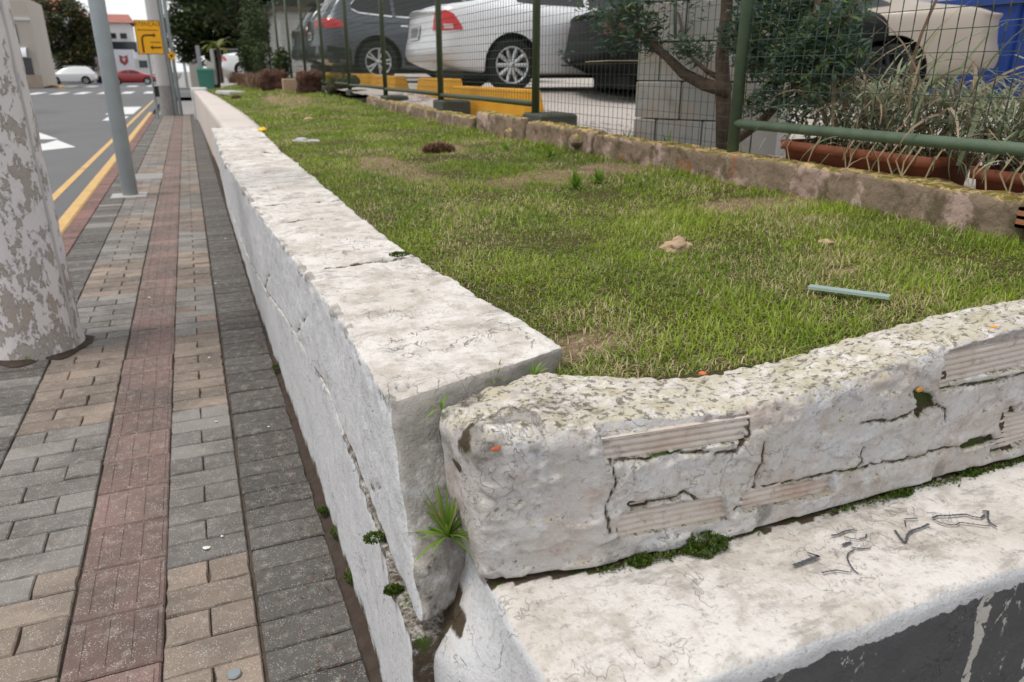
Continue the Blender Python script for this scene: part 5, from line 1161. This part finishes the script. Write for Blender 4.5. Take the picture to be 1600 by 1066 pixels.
p = atscale(460, 150, 88); b = MB().bbox((-.18, -.1, 0), (.18, .1, .24), .01); o = b.build('stone_block', M['stone']); o.location = (p[0], p[1], lawn_z(1.8, p[1])-.02); tag(o, 'tan stone block between the two reddish stumps', 'stone')
for i, (px, py, s, lb) in enumerate(((405, 148, 75, 'dry reddish border plant left of the stumps'), (388, 143, 65, 'second dry reddish border plant toward the far end'), (372, 137, 55, 'farthest dry reddish border plant'))):
    p = atscale(px, py, s); n = 500; P = np.stack([rng.normal(0, .10, n), rng.normal(0, .17, n), np.zeros(n)], 1); o = blade_mesh('dry_plant', P, rng.uniform(.15, .36, n), rng.uniform(.01, .025, n), np.abs(rng.normal(.2, .3, n)), rng.uniform(0, 6.28, n), M['red_plant']); o.location = (p[0], p[1], lawn_z(1.8, p[1])); tag(o, lb, 'plant', 'dry border plants')
# vines on the far fence
for i, (px, py, s, r_, lb) in enumerate(((410, 95, 70, .42, 'leafy creeper low on the far fence behind the stumps'), (440, 100, 80, .30, 'small leafy creeper behind the left stump'), (398, 45, 62, .75, 'creeper covering the upper far fence'), (388, 88, 56, .55, 'dense creeper at the far corner of the fence'))):
    p = atscale(px, py, s); t = thing('creeper', lb, 'creeper', (p[0], p[1], lot_z(p[1])), 0, 'creepers on the far fence'); dz = p[2]-lot_z(p[1])
    leaf_mesh('foliage', [((0, 0, dz), (r_*.5, r_*1.6, r_), 700 if i < 2 else 2200)], .10, .05, M['tree_leaf'], t, i); MB().tube([(0, 0, 0), (.05, .1, dz*.6), (0, 0, dz+.2)], .012, 5).build('stem', M['bark'], t)

# ================================================================== FAR SURROUNDINGS
def boxthing(name, lb, cat, a, b, m): t = thing(name, lb, cat, (0, 0, 0)); MB().box(a, b).build('wall', M[m], t); return t
M['offwhite'] = plain('off_white_render', (.62, .61, .60), .9, var=.06, sc=.3); M['beige_wall'] = plain('beige_render', (.44, .40, .35), .9, var=.08, sc=.3); M['roof_tile'] = plain('red_roof_tile', (.33, .13, .10), .85, var=.25, sc=1)
M['dark_win'] = plain('dark_window_glass', (.03, .035, .04), .1, .5, var=.2); M['shop_grey'] = plain('shopfront_grey', (.36, .37, .40), .7, var=.1, sc=1); M['brown_wall'] = plain('brown_brick_house', (.12, .075, .06), .9, var=.25, sc=2)
M['stone_wall'] = plain('tan_stone_wall', (.36, .29, .23), .9, var=.25, sc=3); M['white_awning'] = plain('white_awning_cloth', (.68, .69, .74), .7, var=.05)
def panel(t, nm, a, b, m, par=None): return MB().box(a, b).build(nm, M[m], par or t)
# lot buildings behind the parked cars
t = thing('garage_building', 'white boarded garage behind the far parked cars', 'building'); panel(t, 'wall', (3.75, 33.0, .9), (7.2, 38, 3.4), 'offwhite')
for k in range(11): panel(t, 'board', (3.77, 32.96, 1.15+k*.2), (5.8, 33.0, 1.33+k*.2), 'offwhite')
panel(t, 'roof', (3.6, 32.6, 3.4), (6.5, 38.3, 3.55), 'brown_wall')
t = thing('brown_house', 'dark brown house with low tiled roof behind the parking lot', 'building'); panel(t, 'wall', (5.2, 35.5, .9), (34, 44, 4.6), 'brown_wall'); panel(t, 'roof', (4.7, 35, 4.6), (34.6, 45, 4.9), 'roof_tile')
for k in range(6): w_ = panel(t, 'window', (7.5+4*k, 35.44, 2.0), (9+4*k, 35.5, 3.2), 'dark_win'); panel(t, 'sill', (7.4+4*k, 35.36, 1.93), (9.1+4*k, 35.5, 2.0), 'offwhite', w_)
t = thing('grey_wall', 'long grey wall closing the right side of the parking lot', 'wall'); panel(t, 'wall', (13, -2, .7), (13.4, 34, 3.6), 'shop_grey'); panel(t, 'coping', (12.9, -2.1, 3.6), (13.5, 34, 3.7), 'concrete')
t = thing('orange_pillar', 'orange painted pillar behind the shrub leaves', 'pillar'); p = atscale(1322, 40, 120); M['orange'] = plain('orange_wall_paint', (.52, .24, .05), .8, var=.1); panel(t, 'shaft', (p[0]-.18, p[1]-.2, .75), (p[0]+.2, p[1]+.2, 3.4), 'orange'); panel(t, 'base', (p[0]-.22, p[1]-.24, .75), (p[0]+.24, p[1]+.24, .95), 'concrete')
t = thing('blue_container', 'bright blue container behind the strap-leaf plants at the right edge', 'container'); M['blue'] = plain('blue_container_paint', (.012, .045, .22), .5, .4, var=.15, sc=2); p = atscale(1600, 65, 110)
panel(t, 'body', (p[0]-1.0, p[1]-.5, .85), (p[0]+2.2, p[1]+1.4, 2.02), 'blue'); panel(t, 'lid', (p[0]-1.06, p[1]-.56, 2.02), (p[0]+2.26, p[1]+1.46, 2.12), 'blue')
for k in range(7): panel(t, 'rib', (p[0]-.9+k*.45, p[1]-.54, .9), (p[0]-.82+k*.45, p[1]-.5, 2.0), 'blue')
# end of the lot: gate, green bin, kerb strip
t = thing('wire_gate', 'grey barred gate with white posts at the far end of the lot', 'gate'); p = atscale(333, 120, 30)
for dx in (0, 1.55, 3.1): panel(t, 'post', (p[0]+dx, p[1], .5), (p[0]+dx+.16, p[1]+.16, 2.25), 'offwhite')
b = MB(); [b.tube([(p[0]+.2+k*.16, p[1]+.08, .6), (p[0]+.2+k*.16, p[1]+.08, 2.2)], .018, 5) for k in range(18)]; b.build('bars', M['shop_grey'], t); panel(t, 'top_rail', (p[0]+.16, p[1]+.05, 2.2), (p[0]+3.1, p[1]+.11, 2.26), 'shop_grey')
p = atscale(321, 120, 30); t = thing('green_bin', 'sea-green waste bin beyond the end of the wall', 'bin', (p[0], p[1], .3)); M['green_bin'] = plain('sea_green_plastic', (.07, .25, .19), .5, var=.1); MB().box((-.35, -.35, 0), (.35, .35, .9), 1.12).build('body', M['green_bin'], t); MB().box((-.42, -.42, .9), (.42, .42, 1.0), .9).build('lid', M['green_bin'], t); MB().box((-.3, .1, 1.0), (-.1, .3, 2.1)).build('back_panel', M['shop_grey'], t)
t = thing('cream_wall', 'cream gate pillar far down the sidewalk', 'pillar'); p = atscale(303, 125, 22); panel(t, 'shaft', (p[0]-.2, p[1], -.2), (p[0]+.55, p[1]+.6, 2.1), 'beige_wall'); panel(t, 'cap', (p[0]-.26, p[1]-.06, 2.1), (p[0]+.61, p[1]+.66, 2.2), 'offwhite')
struct(mk('far_pavement', [(-1.1, 62.5, -.02), (9, 62.5, -.02), (9, 120, -.02), (-1.1, 120, -.02), (-1.1, 62.5, -.12), (9, 62.5, -.12)], [(0, 1, 2, 3), (4, 5, 1, 0)], M['kerbstone']))
# trees
def tree(name, lb, base, crowns, l, wd, m, trunk_r, trunk_h, seed, group):
    t = thing(name, lb, 'tree', base, 0, group); mx_ = crowns[0][0]
    MB().tube([(0, 0, 0), (.1, .05, trunk_h*.5), (mx_[0]*.3, mx_[1]*.3, trunk_h), (mx_[0], mx_[1], mx_[2])], [trunk_r, trunk_r*.8, trunk_r*.6, trunk_r*.25], 10).build('trunk', M['bark'], t, True)
    b = MB()
    for c, rad, n in crowns: b.tube([(mx_[0]*.2, mx_[1]*.2, trunk_h*.8), tuple(np.array(c)*.6+np.array([0, 0, trunk_h*.35])), c], [trunk_r*.5, trunk_r*.3, trunk_r*.1], 6)
    b.build('limbs', M['bark'], t, True); leaf_mesh('crown', crowns, l, wd, m, t, seed); return t
p = atscale(318, 30, 27); g_ = random.Random(5)
cr = [((.4, 0, 3.6), (2.2, 1.9, 1.2), 1100)] + [((g_.uniform(-1.7, 3.4), g_.uniform(-1.6, 1.6), g_.uniform(1.9, 6.4)), (g_.uniform(.6, 1.0),)*3, 620) for _ in range(38)]
tree('street_tree', 'large dark evergreen tree behind the far end of the lot', (p[0]+.25, p[1], .2), cr, .30, .17, M['tree_leaf'], .22, 2.2, 3, 'trees around the lot')
p = atscale(298, 70, 20); cr = [((0, 0, 3.2), (1.0, 1.4, 1.6), 700)] + [((g_.uniform(-.7, .9), g_.uniform(-1, 1), g_.uniform(1.6, 5)), (.6, .7, .6), 260) for _ in range(7)]
tree('street_tree', 'grey-green tree beyond the corner pole', (p[0], p[1], 0), cr, .3, .18, M['far_leaf'], .18, 1.5, 8, 'trees around the lot')
for i, (x, y, h_) in enumerate(((8, 48, 5), (15, 50, 6), (24, 47, 5.5), (3.2, 40, 4.2))):
    cr = [((0, 0, h_*.75), (2.2, 2.2, 1.6), 700)] + [((g_.uniform(-2, 2), g_.uniform(-2, 2), g_.uniform(h_*.4, h_*1.1)), (1.1, 1.1, .9), 330) for _ in range(8)]
    tree('background_tree', ('dark tree left of those behind the brown house', 'tallest tree behind the brown house', 'rightmost tree behind the brown house', 'tree beside the white garage')[i], (x, y, .8), cr, .34, .2, M['tree_leaf'], .2, h_*.45, 20+i, 'trees around the lot')
p = atscale(340, 72, 32); t = thing('palm', 'yellow-green fan of palm fronds above the far gate', 'palm', (p[0], p[1], .6)); MB().tube([(0, 0, 0), (0, 0, 1.6)], [.08, .06], 8).build('trunk', M['bark'], t)
for k in range(14):
    a = g_.uniform(0, 6.28); e = g_.uniform(.2, 1.1); b = MB(); pts = []; th = e; q = Vector((0, 0, 1.6))
    for j in range(8): pts.append(q.copy()); q = q+Vector((math.cos(a)*math.cos(th), math.sin(a)*math.cos(th), math.sin(th)))*.16; th -= .22
    b.ribbon(pts, [.02, .14, .24, .28, .26, .2, .12, .02]); b.build('frond', M['palm_leaf'], t)
p = atscale(128, 100, 14.5); cr = [((0, 0, 4.6), (2.2, 2.2, 2.2), 700)] + [((g_.uniform(-3.4, 1.5), g_.uniform(-2, 2), g_.uniform(1.6, 7.9)), (1.15, 1.1, 1.0), 360) for _ in range(30)]
tree('corner_tree', 'brownish green tree in front of the red-roofed house', (p[0], p[1], 0), cr, .42, .24, M['far_leaf'], .22, 2.4, 12, 'trees at the junction')
# buildings at the junction
t = thing('white_house', 'white house with red tiled roofs at the far junction', 'building'); q0 = atscale(160, 118, 11.5); x0, y0 = q0[0], q0[1]
panel(t, 'wall', (x0-9, y0, 0), (x0+4.3, y0+9, 7.2), 'offwhite'); panel(t, 'upper_wall', (x0-8.5, y0+.5, 7.2), (x0-1.5, y0+8, 8.4), 'offwhite')
b = MB(); b.add([(x0-1.2, y0-.5, 7.2), (x0+4.8, y0-.5, 7.2), (x0+4.8, y0+9.5, 7.2), (x0-1.2, y0+9.5, 7.2), (x0-.6, y0+4.5, 8.5), (x0+4.2, y0+4.5, 8.5)], [(0, 1, 5, 4), (2, 3, 4, 5), (1, 2, 5), (3, 0, 4)]); b.build('roof', M['roof_tile'], t)
b = MB(); b.add([(x0-9.3, y0-.4, 8.4), (x0-1.0, y0-.4, 8.4), (x0-1.0, y0+8.5, 8.4), (x0-9.3, y0+8.5, 8.4), (x0-7, y0+4, 10.3), (x0-3.4, y0+4, 10.3)], [(0, 1, 5, 4), (2, 3, 4, 5), (1, 2, 5), (3, 0, 4)]); b.build('roof', M['roof_tile'], t); panel(t, 'chimney', (x0-2.9, y0+1, 8.4), (x0-1.7, y0+2.2, 11.0), 'beige_wall')
for k in range(3): w_ = panel(t, 'window', (x0+.4+k*1.3, y0-.06, 5.2), (x0+1.2+k*1.3, y0, 5.9), 'dark_win'); panel(t, 'sill', (x0+.3+k*1.3, y0-.12, 5.12), (x0+1.3+k*1.3, y0, 5.2), 'offwhite', w_)
panel(t, 'awning', (x0+1.2, y0-1.3, 3.5), (x0+4.9, y0, 4.8), 'dark_win'); panel(t, 'shop_window', (x0+1.0, y0-.08, .3), (x0+3.9, y0, 3.0), 'shop_grey')
t = thing('white_truck', 'white box truck with a red shield emblem at the junction', 'truck'); q = atscale(176, 124, 13.2); x, y = q[0], q[1]
panel(t, 'cargo_box', (x, y, .55), (x+2.7, y+2.3, 3.5), 'white_awning'); panel(t, 'cab', (x+2.72, y+.1, .5), (x+4.1, y+2.2, 2.5), 'offwhite'); panel(t, 'windscreen', (x+3.1, y+.06, 1.5), (x+4.0, y+.1, 2.3), 'dark_win'); mk('emblem', [(x+1.1, y-.02, 2.9), (x+1.1, y-.02, 2.1), (x+1.55, y-.02, 1.7), (x+2.0, y-.02, 2.1), (x+2.0, y-.02, 2.9), (x+1.55, y-.02, 2.7)], [(0, 1, 2, 3, 4, 5)], M['red_car'], t); mk('emblem_centre', [(x+1.35, y-.03, 2.55), (x+1.55, y-.03, 2.1), (x+1.75, y-.03, 2.55)], [(0, 1, 2)], M['offwhite'], t)
for wx in (x+.7, x+3.3): MB().lathe([(0, -.12), (.42, -.12), (.45, -.05), (.45, .12), (0, .12)], 18, 'y', (wx, y+.14, .33)).build('wheel', M['rubber'], t)
t = thing('beige_building', 'beige commercial building with white awning at the left corner', 'building'); q = atscale(62, 122, 20); x, y = q[0]-1.15, q[1]
panel(t, 'wall', (x-9, y, -.1), (x+1.2, y+8, 6.4), 'beige_wall'); panel(t, 'side_tower', (x-1.2, y-.3, 0), (x+1.35, y+7, 6.1), 'beige_wall'); panel(t, 'parapet', (x-9.2, y-.5, 5.0), (x-1.25, y, 5.35), 'offwhite'); panel(t, 'stone_base', (x-9, y-.12, -.1), (x-1.25, y, 1.4), 'stone_wall')
for k in range(3): w_ = panel(t, 'window', (x-3.6-k*2.4, y-.08, 3.3), (x-1.8-k*2.4, y, 4.7), 'dark_win'); panel(t, 'frame', (x-2.75-k*2.4, y-.12, 3.3), (x-2.68-k*2.4, y-.08, 4.7), 'shop_grey', w_)
v = [(x-5+4.6*j/8, y-.12-1.0*math.sin(k/5*1.57), 2.2+.95*math.cos(k/5*1.57)) for j in range(9) for k in range(6)]; mk('awning', v, [(j*6+k, j*6+k+1, (j+1)*6+k+1, (j+1)*6+k) for j in range(8) for k in range(5)], M['white_awning'], t, True); panel(t, 'shop_front', (x-1.0, y-.36, .9), (x+.9, y-.3, 2.1), 'dark_win')
w_ = panel(t, 'window', (x-1.05, y-.36, 3.1), (x+.35, y-.3, 4.5), 'dark_win'); panel(t, 'frame', (x-.4, y-.40, 3.1), (x-.33, y-.36, 4.5), 'shop_grey', w_); panel(t, 'band', (x-1.2, y-.42, 4.75), (x+1.35, y-.3, 4.95), 'offwhite'); panel(t, 'stone_base', (x-1.2, y-.45, -.1), (x+1.35, y-.37, .85), 'stone_wall')
v = [(x-1.15+1.9*j/4, y-.30-.8*math.sin(k/5*1.57), 2.15+.7*math.cos(k/5*1.57)) for j in range(5) for k in range(6)]; mk('awning', v, [(j*6+k, j*6+k+1, (j+1)*6+k+1, (j+1)*6+k) for j in range(4) for k in range(5)], M['white_awning'], t, True)
t = thing('billboard', 'tall dark framed advertising panel at the junction', 'billboard'); q = atscale(134, 122, 16.5); x, y = q[0], q[1]+12; panel(t, 'frame', (x-1.15, y, .3), (x+1.15, y+.3, 4.6), 'dark_win'); panel(t, 'poster', (x-.95, y-.03, .5), (x+.95, y, 4.4), 'suv2')
fg = MB(); fg.lathe([(0, .6), (.34, .6), (.4, 1.3), (.28, 1.9), (.1, 2.05), (.17, 2.25), (.17, 2.45), (0, 2.6)], 12); o = fg.build('printed_figure', M['clear_light'], t); o.scale = (1, .03, 1); o.location = (x+.1, y-.05, 0); panel(t, 'print_line', (x-.5, y-.05, 3.6), (x+.5, y-.03, 3.72), 'shop_grey'); panel(t, 'print_line', (x+.3, y-.05, 2.3), (x+.85, y-.03, 2.42), 'offwhite')
q = atscale(70, 118, 19); t = thing('traffic_signal', 'street lamp post with a white box lamp at the left corner', 'lamp post', (q[0], q[1], 0)); MB().lathe([(.07, 0), (.05, 4.6), (0, 4.61)], 10).build('post', M['galv'], t); MB().box((-.9, -.2, 4.2), (-.1, .2, 4.75)).build('lamp_box', M['offwhite'], t); MB().box((-.35, -.06, 1.2), (.05, .06, 1.6)).build('blue_plate', M['blue'], t)
for i, (px, lb) in enumerate(((149, 'white planter pot right of the billboard'), (129, 'dark post at the foot of the billboard'))):
    q = atscale(px, 126, 16); t = MB().box((-.28, -.28, 0), (.28, .28, 1.1 if i == 0 else 1.7), .85).build('street_box', M['offwhite' if i == 0 else 'blue']); t.location = (q[0]+(0 if i == 0 else .5), q[1]+11, -.1); tag(t, lb, 'street box')
for i in range(6):                                            # overhead wires
    z = 7.2+.35*i; pts = [(-30+7*k, 60+5*i-.2*k, z+.12*(k-5)**2*.2) for k in range(11)]; o = MB().tube(pts, .02, 4).build('overhead_wire', M['ink']); tag(o, ('lowest', 'second lowest', 'third lowest', 'third highest', 'second highest', 'highest')[i]+' overhead wire crossing the far street', 'wire', 'overhead wires')
# haze-free far skyline: row of street trees and houses closing the street end
for i in range(7):
    x = -26+6.5*i+(8 if i > 3 else 0); t = thing('far_house', ('first', 'second', 'third', 'fourth', 'fifth', 'sixth', 'seventh')[i]+' pale house from the left closing the end of the street', 'building', (x, 190+4*(i % 3), -.2), 0, 'houses at the end of the street')
    MB().box((-3, 0, 0), (3, 8, 5+i % 3)).build('wall', M[('offwhite', 'beige_wall', 'shop_grey')[i % 3]], t); MB().add([(-3.3, -.3, 5+i % 3), (3.3, -.3, 5+i % 3), (3.3, 8.3, 5+i % 3), (-3.3, 8.3, 5+i % 3), (-2, 4, 6.4+i % 3), (2, 4, 6.4+i % 3)], [(0, 1, 5, 4), (2, 3, 4, 5), (1, 2, 5), (3, 0, 4)]).build('roof', M['roof_tile'], t); MB().box((-1.5, -.06, 2.5), (-.3, 0, 3.6)).build('window', M['dark_win'], t); MB().box((.5, -.06, 2.5), (1.7, 0, 3.6)).build('window', M['dark_win'], t)
